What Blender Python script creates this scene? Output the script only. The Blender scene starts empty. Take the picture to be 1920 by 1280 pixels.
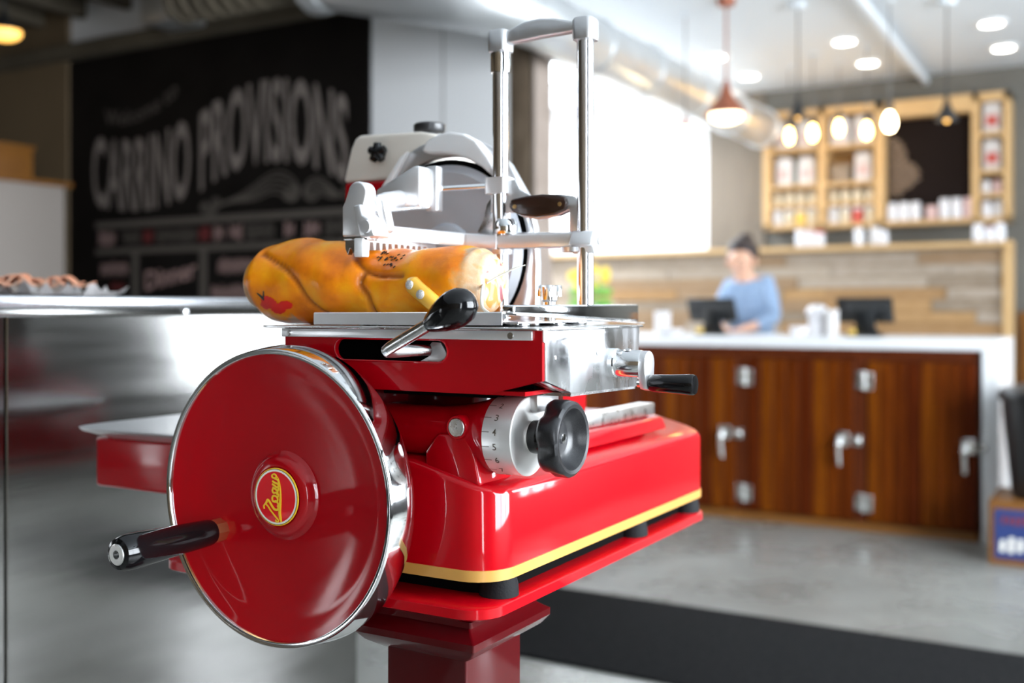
import bpy, bmesh, math, random
from mathutils import Vector, Matrix

random.seed(7)
scn = bpy.context.scene
COL = scn.collection
PI = math.pi

# ------------------------------------------------------------------ camera
cam_d = bpy.data.cameras.new('camera')
cam = bpy.data.objects.new('camera', cam_d)
COL.objects.link(cam)
cam.location = (0, 0, 1.2)
cam.rotation_euler = (PI / 2, 0, math.radians(30.203))
cam_d.sensor_width = 36.0
cam_d.lens = 2010.0 / 1920.0 * 36.0
cam_d.shift_y = -(640 - 579) / 1920.0
cam_d.clip_start = 0.02
cam_d.clip_end = 100
cam_d.dof.use_dof = True
cam_d.dof.focus_distance = 1.38
cam_d.dof.aperture_fstop = 2.3
cam_d.dof.aperture_blades = 0
scn.camera = cam

# ------------------------------------------------------------------ daylight outside the windows
world = bpy.data.worlds.new('daylight')
scn.world = world
world.use_nodes = True
wn = world.node_tree.nodes
wn['Background'].inputs['Color'].default_value = (0.86, 0.93, 1.0, 1)
wn['Background'].inputs['Strength'].default_value = 15.5

# window openings: axis, wall position, span, sill, head
RIGHT_X, REAR_Y = 2.8, -4.2
WIN_RIGHT = [(-3.35, -2.45), (0.45, 4.15), (6.0, 7.0)]  # first span is an added door opening, for its reflection in the flywheel
WIN_REAR = []
ADDED_SKYLIGHT = (-5.6, -3.7, 6.2, 8.4)          # skylight added over the alcove to brighten the white wall
SILL, HEAD = 0.6, 2.85                   # the added door opening has its own low sill
ADDED_DOOR_SILL = 0.06


def portal(name, loc, rot, w, h):
    ld = bpy.data.lights.new(name, 'AREA')
    ld.shape = 'RECTANGLE'
    ld.size, ld.size_y = w, h
    ld.cycles.is_portal = True
    o = bpy.data.objects.new(name, ld)
    COL.objects.link(o)
    o.location, o.rotation_euler = loc, rot


for a, b in WIN_RIGHT:
    lo = ADDED_DOOR_SILL if b < 0 else SILL
    portal('daylight_portal', (RIGHT_X + 0.1, (a + b) / 2, (lo + HEAD) / 2), (PI / 2, 0, PI / 2), b - a, HEAD - lo)
for a, b in WIN_REAR:
    portal('daylight_portal', ((a + b) / 2, REAR_Y - 0.1, (SILL + HEAD) / 2), (PI / 2, 0, 0), b - a, HEAD - SILL)

portal('daylight_portal', ((ADDED_SKYLIGHT[0] + ADDED_SKYLIGHT[1]) / 2, (ADDED_SKYLIGHT[2] + ADDED_SKYLIGHT[3]) / 2, 3.25), (0, 0, 0), ADDED_SKYLIGHT[1] - ADDED_SKYLIGHT[0], ADDED_SKYLIGHT[3] - ADDED_SKYLIGHT[2])

scn.view_settings.view_transform = 'Standard'
scn.view_settings.look = 'None'
scn.view_settings.gamma = 1.0
scn.view_settings.use_curve_mapping = False
scn.view_settings.exposure = 0.8

# ------------------------------------------------------------------ materials
MATS = {}


def mat(name, col=(0.8, 0.8, 0.8), rough=0.5, metal=0.0, coat=0.0, emit=None, estr=0.0, noise=None, bump=None,
        rnoise=None, spec=None, trans=0.0, sss=0.0, stretch=(1, 1, 1), aniso=0.0):
    """principled material; noise=(scale, second colour, contrast), bump=(scale, strength), rnoise=(scale, lo, hi)"""
    m = bpy.data.materials.new(name)
    m.use_nodes = True
    nt = m.node_tree
    p = nt.nodes['Principled BSDF']
    p.inputs['Base Color'].default_value = (*col, 1)
    p.inputs['Roughness'].default_value = rough
    p.inputs['Metallic'].default_value = metal
    p.inputs['Coat Weight'].default_value = coat
    p.inputs['Coat Roughness'].default_value = 0.04
    if aniso:
        p.inputs['Anisotropic'].default_value = aniso
    if spec is not None:
        p.inputs['Specular IOR Level'].default_value = spec
    if trans:
        p.inputs['Transmission Weight'].default_value = trans
    if sss:
        p.inputs['Subsurface Weight'].default_value = sss
        p.inputs['Subsurface Radius'].default_value = (0.02, 0.008, 0.004)
    if emit:
        p.inputs['Emission Color'].default_value = (*emit, 1)
        p.inputs['Emission Strength'].default_value = estr
    if noise or bump or rnoise:
        tc = nt.nodes.new('ShaderNodeTexCoord')
        mp = nt.nodes.new('ShaderNodeMapping')
        mp.inputs['Scale'].default_value = stretch
        nt.links.new(tc.outputs['Object'], mp.inputs['Vector'])

    def ntex(scale, detail=5):
        t = nt.nodes.new('ShaderNodeTexNoise')
        t.inputs['Scale'].default_value = scale
        t.inputs['Detail'].default_value = detail
        nt.links.new(mp.outputs['Vector'], t.inputs['Vector'])
        return t
    if noise:
        t = ntex(noise[0])
        r = nt.nodes.new('ShaderNodeValToRGB')
        c = noise[2] if len(noise) > 2 else 0.2
        r.color_ramp.elements[0].position = 0.5 - c
        r.color_ramp.elements[1].position = 0.5 + c
        r.color_ramp.elements[0].color = (*col, 1)
        r.color_ramp.elements[1].color = (*noise[1], 1)
        nt.links.new(t.outputs['Fac'], r.inputs['Fac'])
        nt.links.new(r.outputs['Color'], p.inputs['Base Color'])
    if rnoise:
        t = ntex(rnoise[0])
        r = nt.nodes.new('ShaderNodeMapRange')
        r.inputs['From Min'].default_value = 0.3
        r.inputs['From Max'].default_value = 0.7
        r.inputs['To Min'].default_value = rnoise[1]
        r.inputs['To Max'].default_value = rnoise[2]
        nt.links.new(t.outputs['Fac'], r.inputs['Value'])
        nt.links.new(r.outputs['Result'], p.inputs['Roughness'])
    if bump:
        t = ntex(bump[0])
        b = nt.nodes.new('ShaderNodeBump')
        b.inputs['Strength'].default_value = bump[1]
        b.inputs['Distance'].default_value = 0.01
        nt.links.new(t.outputs['Fac'], b.inputs['Height'])
        nt.links.new(b.outputs['Normal'], p.inputs['Normal'])
    MATS[name] = m
    return m


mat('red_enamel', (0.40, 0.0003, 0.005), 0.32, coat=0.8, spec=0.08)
mat('red_shaded', (0.06, 0.0002, 0.0015), 0.32, coat=0.8, spec=0.1)  # the same red enamel with shade put into its colour
mat('stripe', (0.52, 0.27, 0.06), 0.35, coat=0.3)
mat('chrome', (0.86, 0.87, 0.88), 0.06, 1.0, rnoise=(14, 0.03, 0.12))
mat('steel', (0.66, 0.66, 0.66), 0.28, 1.0, rnoise=(30, 0.16, 0.34))
mat('plate_steel', (0.74, 0.75, 0.77), 0.2, 1.0, rnoise=(22, 0.10, 0.42), stretch=(1, 1, 0.35))
mat('cast_aluminium', (0.72, 0.72, 0.73), 0.33, 0.85, bump=(60, 0.04))
mat('aluminium', (0.80, 0.79, 0.77), 0.3, 1.0, rnoise=(40, 0.24, 0.36))
mat('blade_steel', (0.66, 0.69, 0.74), 0.45, 0.55, rnoise=(16, 0.35, 0.55))
mat('cream_enamel', (0.74, 0.68, 0.60), 0.3, coat=0.6)
mat('black_plastic', (0.004, 0.004, 0.0045), 0.1, spec=0.4)
mat('black_speckled', (0.008, 0.008, 0.009), 0.3, noise=(900, (0.022, 0.022, 0.024), 0.12))
mat('rubber', (0.007, 0.007, 0.008), 0.75, spec=0.2, bump=(300, 0.1))
mat('dark_wood', (0.035, 0.012, 0.006), 0.25, coat=0.6, noise=(20, (0.012, 0.005, 0.003), 0.25), stretch=(1, 6, 6))
mat('brass', (0.75, 0.50, 0.22), 0.3, 1.0)
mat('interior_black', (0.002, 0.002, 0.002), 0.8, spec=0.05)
mat('yellow_print', (0.95, 0.58, 0.02), 0.35)
mat('white_print', (0.9, 0.88, 0.8), 0.35)
mat('red_print', (0.80, 0.004, 0.012), 0.25, coat=0.8)
mat('dark_print', (0.09, 0.07, 0.05), 0.5)
mat('white_plastic', (0.85, 0.85, 0.85), 0.4)
mat('string', (0.82, 0.78, 0.68), 0.8)
mat('skin_yellow', (0.85, 0.48, 0.06), 0.3, coat=0.3)
mat('foil', (0.6, 0.58, 0.55), 0.35, 0.6, bump=(700, 0.5))
mat('ink_black', (0.012, 0.010, 0.008), 0.5)
mat('ink_red', (0.75, 0.015, 0.01), 0.4)
mat('counter_steel', (0.30, 0.295, 0.285), 0.2, 1.0, rnoise=(5, 0.10, 0.17), stretch=(1, 0.25, 3), bump=(3, 0.05))
mat('counter_edge', (0.72, 0.73, 0.76), 0.2, 1.0)
mat('concrete', (0.17, 0.17, 0.155), 0.3, noise=(1.6, (0.27, 0.27, 0.25), 0.22), rnoise=(3, 0.18, 0.42), bump=(9, 0.03))
mat('mat_black', (0.006, 0.006, 0.007), 0.95, spec=0.1, noise=(60, (0.016, 0.016, 0.016), 0.2), bump=(160, 0.6))
mat('white_paint', (0.90, 0.905, 0.91), 0.6, bump=(30, 0.02))
mat('ceiling_white', (0.66, 0.70, 0.73), 0.8)
mat('grey_paint', (0.125, 0.118, 0.10), 0.7, noise=(3, (0.15, 0.142, 0.122), 0.3))
mat('charcoal_paint', (0.05, 0.048, 0.045), 0.6)
mat('polished_cast', (0.90, 0.90, 0.91), 0.28, 0.7)
mat('dial_satin', (0.82, 0.81, 0.79), 0.38, 0.55)
mat('post_steel', (0.84, 0.84, 0.86), 0.18, 1.0)
mat('brown_paint', (0.13, 0.09, 0.048), 0.7, noise=(2, (0.16, 0.11, 0.06), 0.3))
mat('grey_panel', (0.19, 0.155, 0.115), 0.6, noise=(5, (0.15, 0.12, 0.09), 0.3), stretch=(6, 6, 0.6))
mat('joist_wood', (0.07, 0.055, 0.035), 0.8, noise=(5, (0.11, 0.09, 0.06), 0.25))
mat('duct_metal', (0.66, 0.68, 0.69), 0.38, 0.75, rnoise=(8, 0.3, 0.5))
mat('column_wood', (0.075, 0.048, 0.026), 0.85, noise=(6, (0.19, 0.14, 0.095), 0.2), bump=(20, 0.5), stretch=(2, 2, 0.6))
mat('column_pale', (0.28, 0.225, 0.19), 0.85, noise=(7, (0.34, 0.28, 0.24), 0.2), bump=(20, 0.4))
mat('chalkboard', (0.005, 0.004, 0.0035), 0.6, spec=0.12, noise=(3, (0.011, 0.009, 0.008), 0.3))
mat('chalk_grey', (0.25, 0.21, 0.185), 0.9, noise=(30, (0.16, 0.13, 0.115), 0.25))
mat('chalk_dim', (0.09, 0.075, 0.062), 0.9)
mat('chalk_pink', (0.36, 0.23, 0.21), 0.9)
mat('chalk_red', (0.22, 0.03, 0.03), 0.9)
mat('chalk_tan', (0.42, 0.30, 0.21), 0.9)
mat('menu_black', (0.008, 0.004, 0.003), 0.6, spec=0.1)
mat('pine', (0.50, 0.31, 0.13), 0.5, noise=(8, (0.58, 0.38, 0.18), 0.3), stretch=(1, 6, 1))
mat('pine_dark', (0.26, 0.14, 0.04), 0.55, noise=(8, (0.32, 0.18, 0.06), 0.3))
for i, (c1, c2) in enumerate([((0.20, 0.055, 0.004), (0.12, 0.028, 0.003)), ((0.26, 0.085, 0.005), (0.14, 0.036, 0.004)),
                              ((0.13, 0.026, 0.003), (0.08, 0.015, 0.003)), ((0.16, 0.038, 0.003), (0.09, 0.02, 0.003))]):
    mat('door_wood_%d' % i, tuple(v * k for v, k in zip(c1, (0.72, 0.56, 0.3))), 0.4, spec=0.1, noise=(7, tuple(v * k for v, k in zip(c2, (0.7, 0.52, 0.3))), 0.25), stretch=(5, 5, 0.5))
mat('door_frame', (0.075, 0.014, 0.003), 0.4, spec=0.2, noise=(6, (0.10, 0.02, 0.004), 0.25), stretch=(3, 3, 1))
for i, (c1, c2) in enumerate([((0.42, 0.37, 0.32), (0.55, 0.51, 0.47)), ((0.36, 0.25, 0.15), (0.42, 0.31, 0.21)),
                              ((0.52, 0.33, 0.15), (0.58, 0.39, 0.2)), ((0.30, 0.25, 0.20), (0.42, 0.37, 0.31)),
                              ((0.62, 0.58, 0.54), (0.45, 0.40, 0.35)), ((0.44, 0.27, 0.12), (0.5, 0.33, 0.17))]):
    mat('reclaimed_%d' % i, tuple(v * k for v, k in zip(c1, (0.66, 0.58, 0.48))), 0.7, noise=(9, tuple(v * k for v, k in zip(c2, (0.72, 0.64, 0.56))), 0.22), stretch=(1.2, 5, 5))
mat('quartz', (0.80, 0.81, 0.82), 0.25, noise=(20, (0.76, 0.77, 0.78), 0.3))
mat('nickel', (0.72, 0.72, 0.70), 0.25, 1.0)
mat('tablet_black', (0.008, 0.009, 0.010), 0.3, coat=0.3)
mat('paper', (0.62, 0.60, 0.59), 0.75)
mat('paper_pink', (0.58, 0.40, 0.38), 0.75)
mat('paper_cream', (0.58, 0.50, 0.36), 0.75)
mat('ceramic', (0.68, 0.67, 0.69), 0.3, coat=0.3)
mat('jar_label_red', (0.5, 0.07, 0.05), 0.6)
mat('jar_green', (0.12, 0.2, 0.15), 0.4)
mat('yellow_jar', (0.75, 0.5, 0.1), 0.5)
mat('leaf', (0.10, 0.30, 0.04), 0.6, noise=(9, (0.18, 0.42, 0.06), 0.3))
mat('flower_yellow', (0.85, 0.60, 0.06), 0.6)
mat('bulb_glow', (1, 0.8, 0.5), 0.3, emit=(1.0, 0.56, 0.13), estr=18)
mat('bulb_white', (1, 0.85, 0.6), 0.3, emit=(1.0, 0.78, 0.45), estr=16)
mat('shade_glow', (1, 0.9, 0.7), 0.4, emit=(1.0, 0.80, 0.50), estr=4.0)
mat('amber_glow', (1, 0.6, 0.2), 0.4, emit=(1.0, 0.50, 0.10), estr=1.6)
mat('downlight', (1, 1, 1), 0.4, emit=(1.0, 0.94, 0.84), estr=9)
mat('copper_paint', (0.34, 0.11, 0.06), 0.4, metal=0.3)
mat('black_metal', (0.012, 0.012, 0.012), 0.45)
mat('cord', (0.15, 0.14, 0.13), 0.6)
mat('blue_label', (0.02, 0.04, 0.16), 0.5)
mat('bin_plastic', (0.010, 0.010, 0.011), 0.4)
mat('cabinet_white', (0.32, 0.28, 0.25), 0.5)
mat('wood_box', (0.22, 0.085, 0.010), 0.5, noise=(6, (0.16, 0.06, 0.008), 0.3))
mat('salami', (0.62, 0.16, 0.06), 0.45, noise=(60, (0.75, 0.45, 0.3), 0.15))
mat('window_frame', (0.05, 0.05, 0.05), 0.5)
mat('skin', (0.62, 0.36, 0.25), 0.5, sss=0.1)
mat('hair', (0.022, 0.012, 0.012), 0.5)
mat('denim_shirt', (0.19, 0.28, 0.42), 0.8, noise=(40, (0.27, 0.37, 0.53), 0.2))
mat('trousers', (0.03, 0.03, 0.04), 0.8)


def meat_material():
    m = bpy.data.materials.new('cured_rind')
    m.use_nodes = True
    nt = m.node_tree
    N, Lk = nt.nodes, nt.links
    p = N['Principled BSDF']
    tc = N.new('ShaderNodeTexCoord')

    def noise(scale, detail=6):
        t = N.new('ShaderNodeTexNoise')
        t.inputs['Scale'].default_value = scale
        t.inputs['Detail'].default_value = detail
        Lk.new(tc.outputs['Object'], t.inputs['Vector'])
        return t.outputs['Fac']

    def ramp(fac, stops):
        r = N.new('ShaderNodeValToRGB')
        e = r.color_ramp.elements
        while len(e) < len(stops):
            e.new(0.5)
        for el, (pos, c) in zip(e, stops):
            el.position = pos
            el.color = (*c, 1)
        Lk.new(fac, r.inputs['Fac'])
        return r.outputs['Color']

    def mix(fac, a, b):
        x = N.new('ShaderNodeMix')
        x.data_type = 'RGBA'
        Lk.new(fac, x.inputs['Factor'])
        Lk.new(a, x.inputs['A'])
        Lk.new(b, x.inputs['B'])
        return x.outputs['Result']
    rind = ramp(noise(16), [(0.30, (0.60, 0.12, 0.002)), (0.47, (0.88, 0.25, 0.002)), (0.60, (0.93, 0.35, 0.004)), (0.8, (0.92, 0.52, 0.06))])
    fat = ramp(noise(30), [(0.35, (0.56, 0.28, 0.09)), (0.55, (0.56, 0.39, 0.25)), (0.70, (0.64, 0.27, 0.03))])
    at = N.new('ShaderNodeAttribute')
    at.attribute_name = 'pale'
    # the rind gives way to bare fat near the two ends
    ad = N.new('ShaderNodeMath')
    ad.operation = 'ADD'
    Lk.new(at.outputs['Fac'], ad.inputs[0])
    mu = N.new('ShaderNodeMath')
    mu.operation = 'MULTIPLY_ADD'
    mu.inputs[1].default_value = 1.6
    mu.inputs[2].default_value = -0.8
    Lk.new(noise(22), mu.inputs[0])
    Lk.new(mu.outputs[0], ad.inputs[1])
    mr = N.new('ShaderNodeMapRange')
    mr.inputs['From Min'].default_value = 0.42
    mr.inputs['From Max'].default_value = 0.62
    Lk.new(ad.outputs[0], mr.inputs['Value'])
    col = mix(mr.outputs['Result'], rind, fat)
    cr = N.new('ShaderNodeAttribute')
    cr.attribute_name = 'crease'
    brown = N.new('ShaderNodeRGB')
    brown.outputs[0].default_value = (0.30, 0.07, 0.008, 1)
    col = mix(cr.outputs['Fac'], col, brown.outputs[0])
    Lk.new(col, p.inputs['Base Color'])
    p.inputs['Roughness'].default_value = 0.38
    p.inputs['Coat Weight'].default_value = 0.2
    p.inputs['Specular IOR Level'].default_value = 0.3
    p.inputs['Subsurface Weight'].default_value = 0.08
    p.inputs['Subsurface Radius'].default_value = (0.012, 0.005, 0.002)
    b = N.new('ShaderNodeBump')
    b.inputs['Strength'].default_value = 0.25
    b.inputs['Distance'].default_value = 0.004
    Lk.new(noise(70), b.inputs['Height'])
    Lk.new(b.outputs['Normal'], p.inputs['Normal'])
    MATS['cured_rind'] = m
    # the sliced face: marbled fat and lean
    m2 = bpy.data.materials.new('sliced_face')
    m2.use_nodes = True
    nt = m2.node_tree
    N, Lk = nt.nodes, nt.links
    p = N['Principled BSDF']
    tc = N.new('ShaderNodeTexCoord')
    t = N.new('ShaderNodeTexNoise')
    t.inputs['Scale'].default_value = 26
    t.inputs['Detail'].default_value = 4
    t.inputs['Distortion'].default_value = 1.2
    Lk.new(tc.outputs['Object'], t.inputs['Vector'])
    r = N.new('ShaderNodeValToRGB')
    e = r.color_ramp.elements
    for _ in range(2):
        e.new(0.5)
    for el, (pos, c) in zip(e, [(0.38, (0.50, 0.18, 0.02)), (0.46, (0.48, 0.34, 0.22)), (0.55, (0.50, 0.37, 0.26)), (0.61, (0.20, 0.035, 0.045))]):
        el.position = pos
        el.color = (*c, 1)
    Lk.new(t.outputs['Fac'], r.inputs['Fac'])
    Lk.new(r.outputs['Color'], p.inputs['Base Color'])
    p.inputs['Roughness'].default_value = 0.4
    p.inputs['Coat Weight'].default_value = 0.3
    MATS['sliced_face'] = m2


meat_material()

# ------------------------------------------------------------------ mesh helpers
ORG = {}


def merge(bm, tmp):
    me = bpy.data.meshes.new('tmp')
    tmp.to_mesh(me)
    tmp.free()
    bm.from_mesh(me)
    bpy.data.meshes.remove(me)
    return bm


def BM():
    return bmesh.new()


def box(bm, x0, x1, y0, y1, z0, z1, bev=0.0, seg=2, mi=0):
    t = bmesh.new()
    bmesh.ops.create_cube(t, size=1)
    for v in t.verts:
        v.co = Vector(((x0 + x1) / 2 + v.co.x * (x1 - x0), (y0 + y1) / 2 + v.co.y * (y1 - y0), (z0 + z1) / 2 + v.co.z * (z1 - z0)))
    if bev:
        bmesh.ops.bevel(t, geom=t.edges[:], offset=bev, segments=seg, profile=0.5, affect='EDGES', clamp_overlap=True)
    for f in t.faces:
        f.material_index = mi
    return merge(bm, t)


def ax3(axis, a, p):
    if axis == 'x':
        return Vector((a, p[0], p[1]))
    if axis == 'y':
        return Vector((p[0], a, p[1]))
    return Vector((p[0], p[1], a))


def prism(bm, pts, axis, a, b, bev=0.0, seg=2, mi=0, holes=()):
    t = bmesh.new()
    if holes:
        edges = []
        for loop in [pts] + list(holes):
            vs = [t.verts.new(ax3(axis, a, p)) for p in loop]
            edges += [t.edges.new((vs[i], vs[(i + 1) % len(vs)])) for i in range(len(vs))]
        bmesh.ops.triangle_fill(t, use_beauty=True, use_dissolve=False, edges=edges)
        fs = t.faces[:]
    else:
        vs = [t.verts.new(ax3(axis, a, p)) for p in pts]
        fs = [t.faces.new(vs)]
    r = bmesh.ops.extrude_face_region(t, geom=fs)
    d = ax3(axis, b - a, (0, 0))
    bmesh.ops.translate(t, verts=[v for v in r['geom'] if isinstance(v, bmesh.types.BMVert)], vec=d)
    bmesh.ops.recalc_face_normals(t, faces=t.faces[:])
    if bev:
        es = [e for e in t.edges if len(e.link_faces) == 2 and e.calc_face_angle(0) > 0.35]
        bmesh.ops.bevel(t, geom=es, offset=bev, segments=seg, profile=0.5, affect='EDGES', clamp_overlap=True)
    for f in t.faces:
        f.material_index = mi
    return merge(bm, t)


def frame(d):
    d = Vector(d).normalized()
    u = Vector((0, 0, 1)) if abs(d.z) < 0.9 else Vector((1, 0, 0))
    a = d.cross(u).normalized()
    return a, d.cross(a).normalized(), d


def lathe(bm, prof, c, d=(0, 0, 1), n=40, mi=0, closed=False):
    """prof: (radius, height along d)"""
    t = bmesh.new()
    a, b, d = frame(d)
    c = Vector(c)
    rings = []
    for r, h in prof:
        if r < 1e-6:
            rings.append([t.verts.new(c + d * h)])
        else:
            rings.append([t.verts.new(c + d * h + (a * math.cos(2 * PI * i / n) + b * math.sin(2 * PI * i / n)) * r) for i in range(n)])
    pairs = list(zip(rings[:-1], rings[1:]))
    if closed:
        pairs.append((rings[-1], rings[0]))
    for r0, r1 in pairs:
        for i in range(n):
            j = (i + 1) % n
            if len(r0) == 1 and len(r1) == 1:
                continue
            if len(r0) == 1:
                t.faces.new((r0[0], r1[i], r1[j]))
            elif len(r1) == 1:
                t.faces.new((r0[i], r0[j], r1[0]))
            else:
                t.faces.new((r0[i], r0[j], r1[j], r1[i]))
    if not closed:
        for r in (rings[0], rings[-1]):
            if len(r) > 1:
                t.faces.new(r)
    bmesh.ops.recalc_face_normals(t, faces=t.faces[:])
    for f in t.faces:
        f.material_index = mi
    return merge(bm, t)


def tube(bm, pts, r, n=12, mi=0, flat=None):
    t = bmesh.new()
    P = [Vector(p) for p in pts]
    R = r if isinstance(r, (list, tuple)) else [r] * len(P)
    prev = None
    rings = []
    for i, p in enumerate(P):
        d = (P[min(i + 1, len(P) - 1)] - P[max(i - 1, 0)]).normalized()
        if prev is None:
            a, b, _ = frame(d)
        else:
            a = prev - d * prev.dot(d)
            a = a.normalized() if a.length > 1e-6 else frame(d)[0]
            b = d.cross(a)
        prev = a
        rings.append([t.verts.new(p + (a * math.cos(2 * PI * k / n) + b * math.sin(2 * PI * k / n)) * R[i]) for k in range(n)])
    for r0, r1 in zip(rings[:-1], rings[1:]):
        for k in range(n):
            t.faces.new((r0[k], r0[(k + 1) % n], r1[(k + 1) % n], r1[k]))
    t.faces.new(rings[0])
    t.faces.new(rings[-1])
    bmesh.ops.recalc_face_normals(t, faces=t.faces[:])
    if flat:
        ax, val, k = flat
        for v in t.verts:
            v.co[ax] = val + (v.co[ax] - val) * k
    for f in t.faces:
        f.material_index = mi
    return merge(bm, t)


def ball(bm, c, rx, ry, rz, seg=16, mi=0):
    t = bmesh.new()
    bmesh.ops.create_uvsphere(t, u_segments=seg, v_segments=max(6, seg // 2), radius=1)
    for v in t.verts:
        v.co = Vector((c[0] + v.co.x * rx, c[1] + v.co.y * ry, c[2] + v.co.z * rz))
    for f in t.faces:
        f.material_index = mi
    return merge(bm, t)


def spline(pts, k=6):
    """Catmull-Rom through the points"""
    P = [Vector(p) for p in pts]
    out = []
    for i in range(len(P) - 1):
        p0, p1, p2, p3 = P[max(i - 1, 0)], P[i], P[i + 1], P[min(i + 2, len(P) - 1)]
        for j in range(k):
            t = j / k
            out.append(0.5 * ((2 * p1) + (p2 - p0) * t + (2 * p0 - 5 * p1 + 4 * p2 - p3) * t * t + (3 * p1 - p0 - 3 * p2 + p3) * t ** 3))
    out.append(P[-1])
    return out


def put(me, name, m, parent=None, smooth=38, org=None):
    if org is None and parent is None:
        xs = [v.co for v in me.vertices]
        lo = Vector((min(v.x for v in xs), min(v.y for v in xs), min(v.z for v in xs)))
        hi = Vector((max(v.x for v in xs), max(v.y for v in xs), max(v.z for v in xs)))
        org = Vector(((lo.x + hi.x) / 2, (lo.y + hi.y) / 2, lo.z))
    if parent is not None:
        org = ORG[parent.name]
    org = Vector(org)
    me.transform(Matrix.Translation(-org))
    for mm in (m if isinstance(m, (list, tuple)) else [m]):
        me.materials.append(MATS[mm])
    if smooth:
        for p in me.polygons:
            p.use_smooth = True
        me.set_sharp_from_angle(angle=math.radians(smooth))
    o = bpy.data.objects.new(name, me)
    COL.objects.link(o)
    if parent is None:
        o.location = org
    else:
        o.parent = parent
    ORG[o.name] = org
    return o


def obj(name, bm, m, parent=None, smooth=38, org=None):
    me = bpy.data.meshes.new(name)
    bm.to_mesh(me)
    bm.free()
    return put(me, name, m, parent, smooth, org)


def tag(o, label, cat, group=None):
    o['label'] = label
    o['category'] = cat
    if group:
        o['group'] = group
    return o


def thing(name, label, cat, loc, group=None):
    o = bpy.data.objects.new(name, None)
    o.empty_display_size = 0.1
    COL.objects.link(o)
    o.location = loc
    ORG[o.name] = Vector(loc)
    return tag(o, label, cat, group)


def struct(o, label=None):
    o['kind'] = 'structure'
    if label:
        o['label'] = label
    return o


def dup(root, delta, label=None, group=None):
    """copy of a thing with copies of its parts and sub-parts"""
    def cp(o, parent):
        c = o.copy()
        COL.objects.link(c)
        c.parent = parent
        for ch in list(o.children):
            cp(ch, c)
        return c
    r = cp(root, None)
    r.location = Vector(root.location) + Vector(delta)
    ORG[r.name] = Vector(r.location)
    if label:
        r['label'] = label
    if group:
        r['group'] = group
    return r


def text_geo(s, offset=0.0, res=3):
    cu = bpy.data.curves.new('txt', 'FONT')
    cu.body = s
    cu.size = 1
    cu.resolution_u = res
    cu.offset = offset
    cu.align_x = 'LEFT'
    o = bpy.data.objects.new('txt', cu)
    COL.objects.link(o)
    me = bpy.data.meshes.new_from_object(o.evaluated_get(bpy.context.evaluated_depsgraph_get()))
    bpy.data.objects.remove(o)
    bpy.data.curves.remove(cu)
    V = [(v.co.x, v.co.y) for v in me.vertices]
    F = [list(p.vertices) for p in me.polygons]
    bpy.data.meshes.remove(me)
    x0, x1 = min(v[0] for v in V), max(v[0] for v in V)
    y0, y1 = min(v[1] for v in V), max(v[1] for v in V)
    return [((x - x0) / (x1 - x0), (y - y0) / (y1 - y0)) for x, y in V], F, (x1 - x0) / (y1 - y0)


def text_mesh(bm, s, fn, offset=0.0, mi=0):
    """fn maps the unit rectangle of the words to 3-D"""
    V, F, asp = text_geo(s, offset)
    vs = [bm.verts.new(fn(x, y)) for x, y in V]
    for f in F:
        try:
            nf = bm.faces.new([vs[i] for i in f])
            nf.material_index = mi
        except ValueError:
            pass
    return asp


# ------------------------------------------------------------------ the room
b = BM(); box(b, -8.6, RIGHT_X + 0.2, REAR_Y - 0.2, 9.0, -0.12, 0)
struct(obj('floor', b, 'concrete', smooth=0), 'polished grey concrete floor')
b = BM(); box(b, -3.3, RIGHT_X + 0.2, REAR_Y - 0.2, 9.0, 3.0, 3.55)
struct(obj('ceiling', b, 'ceiling_white', smooth=0), 'white painted ceiling')
b = BM(); box(b, -8.6, -3.3, REAR_Y - 0.2, 5.2, 3.45, 3.55)
cl = struct(obj('ceiling_left', b, 'joist_wood', smooth=0), 'dark wooden ceiling with exposed joists')
for i in range(11):
    x = -8.2 + i * 0.46
    b = BM(); box(b, x, x + 0.06, -4.2, 4.95, 3.22, 3.45)
    obj('joist', b, 'joist_wood', cl, 0)
b = BM(); box(b, -8.6, -3.3, 4.90, 5.0, 2.95, 3.05)
struct(obj('trim_1', b, 'joist_wood', smooth=0), 'wooden ledge above the chalkboard')

b = BM(); box(b, -6.53, -2.93, 5.0, 5.15, 0, 3.45)
struct(obj('wall_middle', b, 'white_paint', smooth=0), 'white wall behind the chalkboard')
b = BM(); box(b, -8.6, -6.53, 4.97, 5.15, 0, 3.45)
struct(obj('wall_corner', b, 'brown_paint', smooth=0), 'brown painted wall beside the chalkboard')
b = BM(); box(b, -3.86 + 0.50, -3.86 + 0.505, 4.998, 5.0, 0, 2.9)
struct(obj('trim_2', b, 'grey_paint', smooth=0), 'thin vertical seam in the white wall')
b = BM(); box(b, -8.8, -8.6, REAR_Y - 0.2, 5.15, 0, 3.55)
struct(obj('wall_left', b, 'brown_paint', smooth=0))
b = BM(); box(b, -6.5, -3.146, 8.75, 8.9, 0, 3.0); 
wb = struct(obj('wall_back_white', b, 'white_paint', smooth=0), 'white end of the back wall')
b = BM(); box(b, -3.146, -2.66, 8.72, 8.9, 0, 3.0)
struct(obj('wall_back_panel', b, 'grey_panel', smooth=0), 'weathered brown-grey panel on the back wall')
b = BM(); box(b, -2.66, RIGHT_X + 0.2, 8.75, 8.9, 0, 3.0)
struct(obj('wall_back', b, 'grey_paint', smooth=0), 'grey painted back wall')
b = BM(); box(b, -6.7, -6.5, 5.15, 9.0, 0, 3.0)
struct(obj('wall_alcove', b, 'white_paint', smooth=0))
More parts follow.
